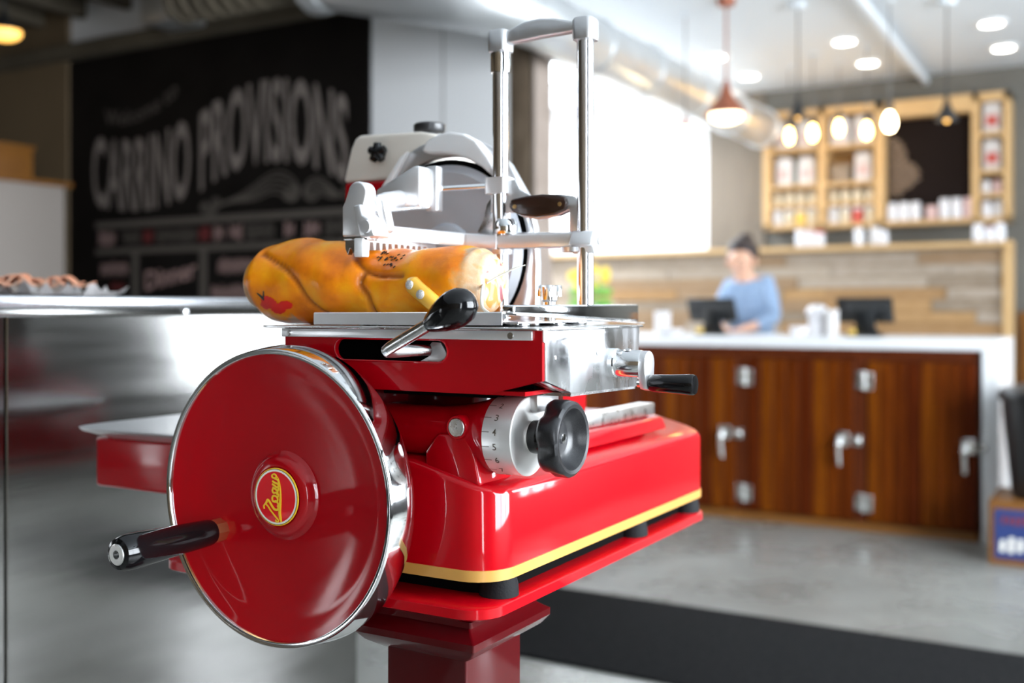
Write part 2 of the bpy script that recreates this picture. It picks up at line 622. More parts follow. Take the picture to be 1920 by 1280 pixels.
b = BM(); box(b, -6.7, ADDED_SKYLIGHT[0], 5.15, 9.0, 3.0, 3.2); box(b, ADDED_SKYLIGHT[1], -3.3, 5.15, 9.0, 3.0, 3.2); box(b, ADDED_SKYLIGHT[0], ADDED_SKYLIGHT[1], 5.15, ADDED_SKYLIGHT[2], 3.0, 3.2); box(b, ADDED_SKYLIGHT[0], ADDED_SKYLIGHT[1], ADDED_SKYLIGHT[3], 9.0, 3.0, 3.2)
struct(obj('ceiling_alcove', b, 'ceiling_white', smooth=0))


def window_wall(name, axis, pos, thick, lo, hi, wins, z1, m):
    b = BM()

    def seg(a0, a1, z0, zz):
        if axis == 'x':
            box(b, pos, pos + thick, a0, a1, z0, zz)
        else:
            box(b, a0, a1, pos - thick, pos, z0, zz)
    seg(lo, hi, HEAD, z1)
    cur = lo
    for a, c in wins:
        seg(cur, a, 0, HEAD)
        seg(a, c, 0, ADDED_DOOR_SILL if c < 0 else SILL)
        cur = c
    seg(cur, hi, 0, HEAD)
    return struct(obj(name, b, m, smooth=0))


window_wall('wall_right', 'x', RIGHT_X, 0.2, REAR_Y - 0.2, 9.0, WIN_RIGHT, 3.0, 'charcoal_paint')
window_wall('wall_front', 'y', REAR_Y, 0.2, -8.6, RIGHT_X + 0.2, WIN_REAR, 3.55, 'brown_paint')
nw = 0
for axis, pos, wins in (('x', RIGHT_X + 0.08, WIN_RIGHT), ('y', REAR_Y - 0.12, WIN_REAR)):
    for a, c in wins:
        nw += 1
        b = BM()
        sill = ADDED_DOOR_SILL if c < 0 else SILL
        for t in (a + 0.02, (2 * a + c) / 3, (a + 2 * c) / 3, c - 0.02):
            if axis == 'x':
                box(b, pos, pos + 0.04, t - 0.02, t + 0.02, sill, HEAD)
            else:
                box(b, t - 0.02, t + 0.02, pos, pos + 0.04, sill, HEAD)
        for z in (sill + 0.02, 2.15, HEAD - 0.02):
            if axis == 'x':
                box(b, pos, pos + 0.04, a, c, z - 0.02, z + 0.02)
            else:
                box(b, a, c, pos, pos + 0.04, z - 0.02, z + 0.02)
        struct(obj('window_%d' % nw, b, 'window_frame', smooth=0), 'dark framed shop window or added door opening')  # the added door opening gets a frame here too

# column at the end of the chalkboard wall
b = BM()
box(b, -2.93, -2.785, 5.0, 5.181, 0, 3.0, 0.006)
col = struct(obj('column', b, 'column_wood'), 'rough weathered brown column beside the white wall')
b = BM(); box(b, -2.783, -2.7625, 4.995, 5.185, 0, 3.0, 0.003)
obj('facing', b, 'column_pale', col)
b = BM(); box(b, -2.76, -2.745, 5.01, 5.06, 2.62, 2.74, 0.004)
obj('junction_box', b, 'duct_metal', col)

# ducts
du = thing('air_duct', 'round galvanised air duct running under the ceiling to the shelves', 'duct', (-2.58, 4.5, 2.49))
R0 = 0.15
b = BM()
dp = [(-2.58, 8.42, 2.64), (-2.58, 7.5, 2.64), (-2.58, 6.2, 2.64), (-2.58, 5.0, 2.64), (-2.59, 4.75, 2.65), (-2.66, 4.52, 2.67), (-2.85, 4.37, 2.71), (-3.2, 4.31, 2.79), (-3.6, 4.30, 2.89)]
tube(b, spline(dp, 5), R0, 24)
obj('pipe', b, 'duct_metal', du)
for y in (8.35, 7.6, 6.8, 6.0, 5.3):
    b = BM(); lathe(b, [(R0, -0.02), (R0 + 0.012, -0.015), (R0 + 0.012, 0.015), (R0, 0.02)], (-2.58, y, 2.64), (0, 1, 0), 24, closed=True)
    obj('collar', b, 'duct_metal', du)
b = BM()
lathe(b, [(R0 - 0.02, -0.05), (R0 + 0.02, -0.05), (R0 + 0.025, 0.0), (R0 + 0.02, 0.05), (R0 - 0.02, 0.05)], (-3.66, 4.30, 2.90), (1, 0, 0), 24, closed=True)
obj('flange', b, 'duct_metal', du)
for i in range(10):
    b = BM()
    x = -3.75 - i * 0.10
    lathe(b, [(R0 - 0.04, -0.05), (R0 - 0.01, -0.02), (R0 - 0.01, 0.02), (R0 - 0.04, 0.05)], (x, 4.30, 2.95), (1, 0, 0), 20)
    obj('rib', b, 'duct_metal' if i < 1 else 'joist_wood', du)
b = BM()
tube(b, [(-1.335, 5.2, 2.955), (-1.40, 8.74, 2.955)], 0.028, 12)
tag(obj('ceiling_pipe', b, 'ceiling_white'), 'white pipe running along the ceiling towards the menu board', 'pipe')
b = BM()
box(b, -5.36, -5.04, 4.6, 4.85, 2.97, 3.21, 0.02)
tag(obj('ceiling_heater', b, 'duct_metal'), 'pale square ceiling unit hanging above the chalkboard', 'ceiling unit')

# ------------------------------------------------------------------ chalkboard
YB = 4.985
cb = thing('chalkboard', 'large black chalkboard lettered in grey chalk on the wall', 'chalkboard', (-5.2, YB, 0.4))
b = BM(); box(b, -6.53, -3.86, YB, 4.999, 0.4, 2.95)
obj('board', b, 'chalkboard', cb, 0)


def qarc(l, m, r):
    """quadratic through left, middle and right values"""
    return lambda t: l * (1 - t) * (1 - 2 * t) + 4 * m * t * (1 - t) + r * t * (2 * t - 1)


def word(s, x0, x1, bot, top, m, name, off=0.02):
    b = BM()
    fb, ft = qarc(*bot), qarc(*top)
    text_mesh(b, s, lambda x, y: Vector((x0 + (x1 - x0) * x, YB - 0.002, fb(x) + (ft(x) - fb(x)) * y)), off)
    return obj(name, b, m, cb, 0)


word('CARRINO', -6.28, -5.33, (1.92, 1.855, 1.93), (2.41, 2.36, 2.46), 'chalk_grey', 'lettering')
word('PROVISIONS', -5.24, -4.02, (1.95, 2.10, 1.93), (2.47, 2.63, 2.45), 'chalk_grey', 'lettering')
word('Welcome to', -6.15, -5.45, (2.47, 2.47, 2.60), (2.58, 2.57, 2.72), 'chalk_dim', 'lettering', 0.0)
b = BM(); box(b, -6.25, -3.9, YB - 0.003, YB, 1.755, 1.80); obj('ruled_band', b, 'chalk_dim', cb, 0)
b = BM(); box(b, -6.25, -3.9, YB - 0.003, YB, 1.575, 1.615); obj('ruled_band', b, 'chalk_dim', cb, 0)
for x in (-5.85, -5.21, -4.55):
    b = BM(); box(b, x - 0.03, x + 0.03, YB - 0.003, YB, 0.6, 1.575); obj('divider', b, 'chalk_dim', cb, 0)


def scribble(x0, x1, z0, z1, m, dens=60, slope=0.0):
    """a word too blurred to read: close upright chalk strokes"""
    b = BM()
    n = max(3, int((x1 - x0) * dens))
    for i in range(n):
        x = x0 + (x1 - x0) * (i + 0.5) / n
        dz = slope * (x - x0)
        a = z0 + random.uniform(0, 0.25) * (z1 - z0) + dz
        c = z1 - random.uniform(0, 0.25) * (z1 - z0) + dz
        w = 0.28 * (x1 - x0) / n
        vs = [b.verts.new(v) for v in ((x - w, YB - 0.002, a), (x + w, YB - 0.002, a), (x + w + 0.004, YB - 0.002, c), (x - w + 0.004, YB - 0.002, c))]
        b.faces.new(vs)
    return obj('chalk_writing', b, m, cb, 0)


for x0, x1, m in [(-6.22, -6.05, 'chalk_pink'), (-5.98, -5.80, 'chalk_dim'), (-5.77, -5.68, 'chalk_red'), (-5.65, -5.27, 'chalk_dim'), (-5.25, -5.15, 'chalk_red'),
                  (-5.12, -5.03, 'chalk_pink'), (-4.98, -4.87, 'chalk_pink'), (-4.84, -4.6, 'chalk_dim'), (-4.52, -4.44, 'chalk_pink'), (-4.36, -4.24, 'chalk_pink'), (-4.2, -4.0, 'chalk_dim')]:
    scribble(x0, x1, 1.63, 1.74, m)
scribble(-6.2, -5.92, 1.42, 1.53, 'chalk_pink')
scribble(-6.1, -5.95, 1.32, 1.38, 'chalk_red')
scribble(-5.08, -4.7, 1.42, 1.53, 'chalk_pink')
scribble(-5.14, -4.6, 1.24, 1.36, 'chalk_pink')
scribble(-4.45, -4.05, 1.30, 1.50, 'chalk_pink')
scribble(-5.5, -5.25, 1.22, 1.27, 'chalk_red')
word('Dinner', -5.75, -5.27, (1.32, 1.36, 1.40), (1.45, 1.49, 1.53), 'chalk_pink', 'lettering', 0.02)
# scrolls under the big lettering
sc = []
for k in range(5):
    sc.append([(-5.15 + k * 0.03, 1.84 + k * 0.01), (-4.85 + k * .02, 1.93 - k * .012), (-4.62, 2.04 - k * 0.03), (-4.48 - k * .01, 2.02 - k * 0.03), (-4.40 - k * .012, 1.93), (-4.44, 1.86 + k * .008), (-4.52 + k * .01, 1.88 + k * .005), (-4.51 + k * .008, 1.93 - k * .003)])
    sc.append([(-4.0 - k * 0.02, 1.83 + k * 0.012), (-4.12, 1.90 - k * .01), (-4.24, 1.99 - k * 0.025), (-4.34 + k * .005, 1.96 - k * .02), (-4.36 + k * .008, 1.89), (-4.30, 1.85 + k * .006), (-4.25, 1.88), (-4.27, 1.92 - k * .004)])
for cx, cz, r in ((-5.20, 1.85, 0.04), (-5.1, 1.87, 0.045), (-5.14, 1.81, 0.035), (-4.02, 1.88, 0.05)):
    sc.append([(cx + r * (1 - t / 24) * math.cos(t * 0.6), cz + r * (1 - t / 24) * math.sin(t * 0.6)) for t in range(20)])
b = BM()
for s in sc:
    tube(b, spline([(x, YB - 0.002, z) for x, z in s], 3), 0.006, 5, flat=(1, YB - 0.002, 0.3))
obj('scrollwork', b, 'chalk_dim', cb)

# ------------------------------------------------------------------ back partition of reclaimed planks
wl = struct(obj('wall_low', box(BM(), -4.7, -0.76, 7.93, 8.03, 0, 1.62), 'pine_dark', smooth=0), 'low partition clad in reclaimed planks')
rowh = 0.083
z = 0.02
ri = 0
while z < 1.60:
    x = -4.7 - random.uniform(0, 0.4)
    while x < -0.78:
        ln = random.uniform(0.3, 0.95)
        x0, x1 = max(x, -4.7), min(x + ln, -0.775)
        if x1 - x0 > 0.04:
            y = 7.93 - random.uniform(0.012, 0.028)
            b = BM(); box(b, x0 + 0.003, x1 - 0.003, y, 7.93, z + 0.003, min(z + rowh, 1.62) - 0.003, 0.002, 1)
            if z < 1.3:
                k = random.choice([1, 2, 2, 5, 5, 0, 3, 1, 4])
            else:
                k = random.choice([0, 0, 4, 3, 0, 1, 4])
            obj('plank', b, 'reclaimed_%d' % k, wl, 0)
        x += ln
    z += rowh
b = BM(); box(b, -4.72, -0.74, 7.83, 8.06, 1.62, 1.655, 0.004); obj('ledge', b, 'pine', wl, 0)
b = BM(); box(b, -0.775, -0.715, 7.88, 8.05, 0, 1.66, 0.004); obj('end_post', b, 'pine', wl, 0)

b = BM(); box(b, -0.70, 0.6, 8.1, 8.7, 0, 1.18, 0.006)
box(b, -0.66, -0.1, 8.085, 8.1, 0.06, 1.1, 0.004); box(b, -0.06, 0.55, 8.085, 8.1, 0.06, 1.1, 0.004)
tag(obj('side_cabinet', b, 'wood_box'), 'reddish brown wooden cabinet beyond the plank partition', 'cabinet')

# ------------------------------------------------------------------ wall shelf unit
YS0, YS1 = 8.50, 8.75
su = thing('wall_shelf', 'light pine shelf unit on the grey back wall', 'shelf', (-1.7, 8.62, 1.84))


def plank(x0, x1, z0, z1, name='board', y0=YS0, m='pine'):
    b = BM(); box(b, x0, x1, y0, YS1, z0, z1, 0.003, 1)
    return obj(name, b, m, su, 0)


for x0, x1 in ((-2.605, -2.545), (-2.165, -2.105), (-1.735, -1.66), (-1.045, -0.995), (-0.83, -0.785)):
    plank(x0, x1, 1.84, 2.78, 'upright')
for x0, x1 in ((-2.605, -1.66), (-1.66, -0.785)):
    plank(x0, x1, 2.72, 2.78, 'top_board')
    plank(x0, x1, 1.835, 1.87, 'bottom_board')
plank(-1.66, -1.045, 2.655, 2.72, 'rail')
for x0, x1 in ((-2.545, -2.165), (-2.105, -1.735)):
    for zz in (2.465, 2.175, 2.02):
        plank(x0, x1, zz - 0.015, zz + 0.015, 'shelf_board')
    plank(x0, x1, 1.87, 2.72, 'back_panel', 8.735, 'pine_dark')
for zz in (2.475, 2.20, 2.03):
    plank(-0.995, -0.83, zz - 0.015, zz + 0.015, 'shelf_board')
plank(-0.995, -0.83, 1.87, 2.72, 'back_panel', 8.735, 'pine_dark')
mb = thing('menu_board', 'black menu board with chalk lines set in the shelf unit', 'menu board', (-1.35, 8.6, 1.99))
b = BM(); box(b, -1.655, -1.05, 8.60, 8.64, 1.99, 2.65); obj('board', b, 'menu_black', mb, 0)
YB = 8.598
cb_keep = cb
cb = mb
for i, w in enumerate([0.05, 0.09, 0.11, 0.12, 0.13, 0.14, 0.13, 0.16, 0.20, 0.22, 0.24, 0.22, 0.24, 0.20, 0.17, 0.12, 0.10]):
    zz = 2.50 - i * 0.027
    scribble(-1.645, -1.645 + w * 0.95, zz, zz + 0.02, 'chalk_tan', 120)
cb = cb_keep


def bag(x, zb, w, h, y, name, m, label, cat, group, lab=None):
    """gusseted paper bag / tin with a label band"""
    b = BM(); prism(b, [(x - w / 2, zb), (x + w / 2, zb), (x + w / 2 - 0.002, zb + h * 0.8), (x + w * 0.46, zb + h), (x - w * 0.46, zb + h), (x - w / 2 + 0.002, zb + h * 0.8)], 'y', y - 0.045, y + 0.045, 0.006)
    t = thing(name, label, cat, (x, y, zb), group)
    obj('body', b, m, t)
    b = BM(); box(b, x - w * 0.4, x + w * 0.4, y - 0.05, y + 0.05, zb + h * 0.94, zb + h * 1.04, 0.004)
    obj('folded_top', b, m, t)
    if lab:
        b = BM(); box(b, x - w * 0.3, x + w * 0.3, y - 0.047, y - 0.044, zb + h * 0.25, zb + h * 0.6, 0)
        obj('printed_label', b, lab, t, 0)
    return t


def jar(x, zb, r, h, y, m, label, cat, group=None, lid=None, name='canister'):
    t = thing(name, label, cat, (x, y, zb), group)
    b = BM(); lathe(b, [(0, 0), (r * 0.92, 0), (r, h * 0.04), (r, h * 0.74), (r * 0.86, h * 0.82), (0, h * 0.82)], (x, y, zb), n=24)
    obj('body', b, m, t)
    b = BM(); lathe(b, [(0, h * 0.82), (r * 0.9, h * 0.82), (r * 0.9, h * 0.97), (r * 0.84, h), (0, h)], (x, y, zb), n=24)
    obj('lid', b, lid or m, t)
    return t


cols = [(-2.45, 'far left'), (-2.27, 'second from left'), (-2.01, 'third from left'), (-1.83, 'fourth from left')]
for x, w in cols:
    bag(x, 2.48, 0.145, 0.21, 8.6, 'paper_bag', 'paper', 'white paper bag on the top pine shelf, %s' % w, 'bag', 'white bags on the top pine shelf', 'paper_pink')
for i, (x, w) in enumerate(cols):
    if i == 2:
        b = BM(); box(b, x - 0.075, x + 0.075, 8.55, 8.66, 2.19, 2.335, 0.006); box(b, x - 0.06, x + 0.06, 8.545, 8.55, 2.21, 2.315, 0)
        tag(obj('cardboard_box', b, 'reclaimed_3'), 'grey brown box on the second pine shelf between white bags', 'box')
    else:
        bag(x, 2.19, 0.13, 0.215, 8.6, 'paper_bag', 'paper', 'white paper bag on the second pine shelf, %s' % w, 'bag', 'white bags on the second pine shelf', 'paper_pink')
b = BM(); lathe(b, [(0, 0), (.022, 0), (.022, .13), (.009, .17), (.009, .22), (0, .22)], (-2.36, 8.63, 2.19), n=16)
tag(obj('bottle', b, 'jar_green'), 'dark green bottle squeezed between two white bags', 'bottle')
ordn = ['first', 'second', 'third', 'fourth', 'fifth', 'sixth', 'seventh', 'eighth']
k = 0
for x0 in (-2.545, -2.105):
    for j in range(4):
        jar(x0 + 0.05 + j * 0.092, 2.035, 0.034, 0.10, 8.56, 'paper_cream', 'small cream jar on the third pine shelf, %s from left' % ordn[k], 'jar', 'cream jars on the third pine shelf', 'chalk_tan')
        k += 1
k = 0
for x0 in (-2.545, -2.105):
    for j, mm in enumerate(['paper', 'paper_cream', 'yellow_jar' if x0 < -2.3 else 'jar_label_red', 'paper_cream']):
        jar(x0 + 0.05 + j * 0.092, 1.87, 0.040, 0.125, 8.56, mm, 'pale jar on the bottom pine shelf, %s from left' % ordn[k], 'jar', 'pale jars on the bottom pine shelf', 'ceramic')
        k += 1
bag(-0.912, 2.49, 0.125, 0.215, 8.6, 'paper_bag', 'paper', 'white paper bag at the top of the right pine column', 'bag', None, 'jar_label_red')
bag(-0.912, 2.215, 0.125, 0.215, 8.6, 'paper_bag', 'paper', 'white paper bag second from top in the right pine column', 'bag', None, 'jar_label_red')
jar(-0.955, 2.045, 0.034, 0.095, 8.56, 'paper', 'left small white pot in the right pine column', 'jar')
jar(-0.875, 2.045, 0.034, 0.095, 8.56, 'paper_pink', 'right small pinkish pot in the right pine column', 'jar')
jar(-0.95, 1.87, 0.036, 0.12, 8.56, 'ceramic', 'left white canister at the bottom of the right pine column', 'canister')
jar(-0.87, 1.87, 0.036, 0.12, 8.56, 'paper', 'right white canister at the bottom of the right pine column', 'canister')
for j in range(3):
    jar(-1.605 + j * 0.082, 1.87, 0.037, 0.135, 8.54, 'ceramic', 'white canister below the menu board at left, %s of three' % ordn[j], 'canister', 'left canisters below the menu board')
for j in range(3):
    jar(-1.235 + j * 0.082, 1.87, 0.037, 0.15, 8.54, 'ceramic' if j < 2 else 'paper_pink', 'white canister below the menu board at right, %s of three' % ordn[j], 'canister', 'right canisters below the menu board')
b = BM(); box(b, -1.36, -1.285, 8.5, 8.58, 1.87, 1.97, 0.006); box(b, -1.355, -1.29, 8.495, 8.5, 1.89, 1.94)
tag(obj('pink_carton', b, 'paper_pink'), 'low pinkish carton between the canisters below the menu board', 'carton')

# jars standing on the ledge of the partition
for j, (x, h, mm, w) in enumerate([(-2.13, .125, 'ceramic', 'leftmost white'), (-2.06, .125, 'paper_pink', 'second'), (-1.99, .115, 'jar_label_red', 'third, red lidded'),
                                   (-1.71, .12, 'ceramic', 'fourth'), (-1.60, .125, 'paper', 'fifth'), (-1.545, .10, 'ceramic', 'sixth'),
                                   (-0.925, .12, 'ceramic', 'seventh'), (-0.855, .10, 'paper_pink', 'eighth'), (-0.79, .12, 'ceramic', 'rightmost')]):
    jar(x, 1.655, 0.034, h, 7.87, 'ceramic' if j != 4 else 'paper', '%s jar on the ledge of the plank partition' % w, 'jar', 'jars on the partition ledge', mm)

# ------------------------------------------------------------------ service counter
YC = 5.965
cab = thing('counter_cabinet', 'dark stained wooden counter cabinet with icebox doors', 'cabinet', (-1.9, 6.3, 0))
b = BM(); box(b, -3.3, -0.70, YC + 0.03, 6.62, 0.02, 0.985); obj('carcass', b, 'door_frame', cab, 0)
b = BM(); box(b, -3.3, -0.70, YC - 0.005, YC + 0.03, 0.93, 0.985, 0.003); obj('top_rail', b, 'door_frame', cab, 0)
b = BM(); box(b, -3.3, -0.70, YC - 0.012, YC + 0.03, 0.0, 0.045, 0.003); obj('plinth', b, 'wood_box', cab, 0)
for x in (-3.26, -2.605, -1.945, -1.285):
    b = BM(); box(b, x - 0.03, x + 0.03, YC - 0.005, YC + 0.03, 0.045, 0.93, 0.003); obj('stile', b, 'door_frame', cab, 0)


def latch(door, x, z):
    b = BM(); box(b, x - 0.035, x + 0.035, YC - 0.045, YC - 0.02, z - 0.03, z + 0.05, 0.008)
    tube(b, spline([(x - 0.01, YC - 0.05, z + 0.02), (x - 0.015, YC - 0.07, z - 0.03), (x - 0.012, YC - 0.06, z - 0.13)], 5), [0.016] * 5 + [0.012] * 6, 10)
    obj('latch', b, 'nickel', door)
    b = BM(); box(b, x + 0.05, x + 0.10, YC - 0.03, YC - 0.005, z - 0.025, z + 0.035, 0.006); ball(b, (x + 0.075, YC - 0.032, z + 0.005), 0.018, 0.012, 0.02, 10)
    obj('keeper', b, 'nickel', door)


def hinge(door, x, z):
    b = BM(); box(b, x - 0.05, x - 0.008, YC - 0.022, YC - 0.005, z - 0.045, z + 0.05, 0.006)
    box(b, x + 0.008, x + 0.05, YC - 0.04, YC - 0.018, z - 0.05, z + 0.045, 0.006)
    lathe(b, [(0, -0.055), (0.011, -0.05), (0.011, 0.05), (0, 0.055)], (x, YC - 0.03, z), n=12)
    obj('hinge', b, 'nickel', door)


for d, (x0, x1) in enumerate([(-3.225, -2.64), (-2.57, -1.98), (-1.91, -1.32), (-1.25, -0.705)]):
    b = BM(); box(b, x0, x1, YC - 0.004, YC + 0.03, 0.05, 0.925, 0.003)
    door = obj('door', b, 'door_frame', cab, 0)
    n = 8
    for i in range(n):
        a, c = x0 + (x1 - x0) * i / n, x0 + (x1 - x0) * (i + 1) / n
        b = BM(); box(b, a + 0.002, c - 0.002, YC - 0.02, YC - 0.004, 0.055, 0.92, 0.004, 1)
        obj('plank', b, 'door_wood_%d' % ((i * 7 + d * 3) % 4), door, 0)
    latch(door, x1 - 0.055 if d < 3 else x1 - 0.04, 0.485)
    if d:
        hinge(door, x0 - 0.012, 0.815); hinge(door, x0 - 0.018, 0.157)
wt = thing('worktop', 'white stone worktop with waterfall end on the wooden counter', 'worktop', (-1.9, 6.3, 0))
b = BM(); box(b, -3.34, -0.60, YC - 0.03, 6.68, 0.985, 1.045, 0.004); obj('slab', b, 'quartz', wt, 0)
b = BM(); box(b, -0.68, -0.60, YC - 0.03, 6.68, 0.0, 0.985, 0.003); obj('waterfall_end', b, 'quartz', wt, 0)


def tablet(x, y, w, label):
    t = thing('point_of_sale_tablet', label, 'tablet', (x, y, 1.045))
    b = BM(); prism(b, [(y - 0.03, 1.268), (y - 0.045, 1.262), (y + 0.035, 1.122), (y + 0.05, 1.128)], 'x', x - w / 2, x + w / 2, 0.005)
    obj('housing', b, 'tablet_black', t)
    b = BM(); prism(b, [(x - 0.05, 1.20), (x + 0.05, 1.20), (x + 0.055, 1.10), (x + 0.085, 1.053), (x - 0.085, 1.053), (x - 0.055, 1.10)], 'y', y - 0.005, y + 0.03, 0.004)
    obj('stand', b, 'tablet_black', t)
    b = BM(); box(b, x - 0.09, x + 0.09, y - 0.07, y + 0.09, 1.045, 1.057, 0.004)
    obj('foot', b, 'tablet_black', t)
    b = BM(); box(b, x - 0.075, x - 0.045, y - 0.073, y - 0.02, 1.057, 1.085, 0.004)
    obj('card_reader', b, 'yellow_jar', t)


tablet(-2.212, 6.2, 0.30, 'black tablet till on the worktop in front of the person')
tablet(-1.315, 6.2, 0.305, 'black tablet till standing alone on the worktop')
b = BM(); lathe(b, [(0, 0), (.04, 0), (.048, .02), (.05, .13), (.052, .14), (.046, .14), (.044, .02), (0, .018)], (-2.532, 6.2, 1.045), n=28)
tag(obj('white_cup', b, 'ceramic'), 'white cup on the worktop nearest the slicer', 'cup')
b = BM(); lathe(b, [(0, 0), (.03, 0), (.05, .02), (.055, .035), (.05, .035), (0, .02)], (-2.42, 6.12, 1.045), n=20)
tag(obj('saucer', b, 'ceramic'), 'small white dish on the worktop beside the till', 'dish')
t = thing('napkin_holder', 'white dispenser with domed lid on the worktop', 'dispenser', (-1.58, 6.2, 1.045))
b = BM(); lathe(b, [(0, 0), (.05, 0), (.05, .12), (.045, .125), (0, .125)], (-1.58, 6.2, 1.045), n=24); obj('body', b, 'ceramic', t)
b = BM(); lathe(b, [(.0, .125), (.065, .125), (.062, .15), (.04, .175), (0, .18)], (-1.58, 6.2, 1.045), n=24); obj('lid', b, 'ceramic', t)
b = BM(); lathe(b, [(0, 0), (.035, 0), (.037, .15), (.033, .15), (.03, .01), (0, .01)], (-1.485, 6.14, 1.045), n=24)
tag(obj('tall_white_cup', b, 'paper'), 'tall white cup beside the domed dispenser', 'cup')
b = BM(); lathe(b, [(0, 0), (.03, 0), (.05, .03), (.055, .055), (.05, .055), (.03, .01), (0, .01)], (-1.66, 6.1, 1.045), n=24)
tag(obj('white_bowl', b, 'ceramic'), 'small white bowl left of the domed dispenser', 'bowl')
vt = thing('flower_vase', 'white vase of yellow flowers at the far end of the worktop', 'vase', (-3.03, 6.2, 1.045))
b = BM(); lathe(b, [(0, 0), (.07, 0), (.10, .05), (.105, .11), (.07, .17), (.05, .19), (.06, .20), (.05, .20), (.04, .18), (0, .1)], (-3.03, 6.2, 1.045), n=24); obj('vase', b, 'ceramic', vt)
for i in range(7):
    a = i * 2 * PI / 7
    p = Vector((-3.03 + 0.11 * math.cos(a), 6.2 + 0.11 * math.sin(a), 1.40 + 0.05 * math.sin(i * 2.3)))
    b = BM(); tube(b, spline([(-3.03, 6.2, 1.20), (-3.03 + 0.03 * math.cos(a), 6.2 + 0.03 * math.sin(a), 1.3), p], 4), 0.004, 6); obj('stem', b, 'leaf', vt)
    b = BM()
    for q in range(8):
        an = q * PI / 4
        ball(b, (p.x + 0.022 * math.cos(an), p.y - 0.004, p.z + 0.022 * math.sin(an)), 0.016, 0.008, 0.016, 8)
    obj('flower', b, 'flower_yellow', vt)
    for q in range(2):
        l = Vector((-3.03 + 0.10 * math.cos(a + 0.5), 6.2 + 0.10 * math.sin(a + 0.5), 1.24 + 0.07 * q))
        b = BM(); ball(b, l, 0.05, 0.02, 0.03, 8); obj('leaf', b, 'leaf', vt)

# bin and crate at the right end
cr = thing('bottle_crate', 'wooden crate with blue label under the black bin', 'crate', (-0.33, 5.72, 0))
for args in ((-0.60, -0.06, 5.5, 5.515, 0, 0.285), (-0.60, -0.06, 5.925, 5.94, 0, 0.285), (-0.60, -0.585, 5.515, 5.925, 0, 0.285), (-0.075, -0.06, 5.515, 5.925, 0, 0.285), (-0.6, -0.06, 5.5, 5.94, 0.285, 0.30)):
    b = BM(); box(b, *args, 0.002, 1); obj('side_board', b, 'wood_box', cr, 0)
b = BM(); box(b, -0.575, -0.085, 5.496, 5.5, 0.03, 0.262); obj('label', b, 'blue_label', cr, 0)
YB = 5.494
cb = cr
scribble(-0.55, -0.3, 0.19, 0.235, 'chalk_red', 40)
scribble(-0.56, -0.30, 0.05, 0.13, 'white_print', 28, 0.12)
scribble(-0.30, -0.10, 0.07, 0.15, 'white_print', 28, 0.0)
cb = cb_keep
bi = thing('waste_bin', 'black plastic bin standing on the wooden crate', 'bin', (-0.34, 5.72, 0.30))
b = BM(); lathe(b, [(0, 0), (.17, 0), (.185, .02), (.225, .42), (.225, .46), (0, .46)], (-0.34, 5.72, 0.30), n=32); obj('body', b, 'bin_plastic', bi)
b = BM(); lathe(b, [(.225, .46), (.24, .46), (.245, .49), (.235, .51), (.12, .545), (0, .55)], (-0.34, 5.72, 0.30), n=32); obj('lid', b, 'bin_plastic', bi)

b = BM(); box(b, -2.15, 1.6, 3.21, 4.07, 0.0, 0.012, 0.004)
tag(obj('floor_mat', b, 'mat_black'), 'long black rubber floor mat on the concrete', 'mat')

# ------------------------------------------------------------------ lamps
for i, (x, y, w) in enumerate([(-0.785, 7.335, 'near row, right'), (-0.785, 8.06, 'far row, right'), (-1.69, 7.335, 'near row, middle'),
                               (-1.69, 8.06, 'far row, middle'), (-2.58, 7.335, 'near row, left'), (-2.58, 8.06, 'far row, left')]):
    t = thing('recessed_light', 'round recessed ceiling light, %s' % w, 'ceiling light', (x, y, 2.985), 'recessed ceiling lights')
    b = BM(); lathe(b, [(0.068, 0), (0.095, 0.0), (0.098, 0.015), (0.068, 0.015)], (x, y, 2.985), n=28, closed=True); obj('trim_ring', b, 'white_plastic', t)
    b = BM(); lathe(b, [(0, 0.004), (0.068, 0.004), (0.068, 0.012), (0, 0.012)], (x, y, 2.985), n=28); obj('lens', b, 'downlight', t)


def pendant(x, y, z, label, glow='bulb_glow', r=0.035):
    """bare filament bulb on a cord; z is the middle of the bulb"""
    t = thing('pendant_bulb', label, 'pendant lamp', (x, y, z - 0.06), None)
    r *= 0.85
    b = BM(); lathe(b, [(0, -0.055), (r * 0.55, -0.048), (r * 0.95, -0.02), (r, 0.0), (r * 0.8, 0.03), (r * 0.45, 0.055), (0.014, 0.065), (0, 0.065)], (x, y, z), n=20); obj('bulb', b, glow, t)
    b = BM(); lathe(b, [(0, 0.06), (0.017, 0.06), (0.019, 0.08), (0.019, 0.115), (0.01, 0.125), (0, 0.125)], (x, y, z), n=16); obj('socket', b, 'copper_paint' if 'near the duct' in label else 'black_metal', t)
    b = BM(); tube(b, [(x, y, z + 0.12), (x, y, 2.985)], 0.004, 8); obj('cord', b, 'cord', t)
    b = BM(); lathe(b, [(0, 2.985 - z), (.03, 2.985 - z), (.03, 2.999 - z), (0, 2.999 - z)], (x, y, z), n=20); obj('canopy', b, 'ceiling_white', t)
    return t


pendant(-2.382, 6.2, 2.25, 'glowing filament bulb hanging before the white wall near the duct', 'bulb_white', 0.038)
pendant(-1.24, 6.5, 2.285, 'large glowing filament bulb hanging beside the menu board', 'bulb_white', 0.045)
pendant(-2.234, 7.95, 2.485, 'glowing amber bulb, leftmost before the pine shelves', r=0.034)
pendant(-1.970, 7.60, 2.437, 'glowing amber bulb, second from left before the pine shelves', r=0.038)
pendant(-1.871, 7.95, 2.514, 'glowing amber bulb, third from left before the pine shelves', r=0.036)
pendant(-1.601, 7.60, 2.422, 'glowing amber bulb, fourth from left before the pine shelves', r=0.04)


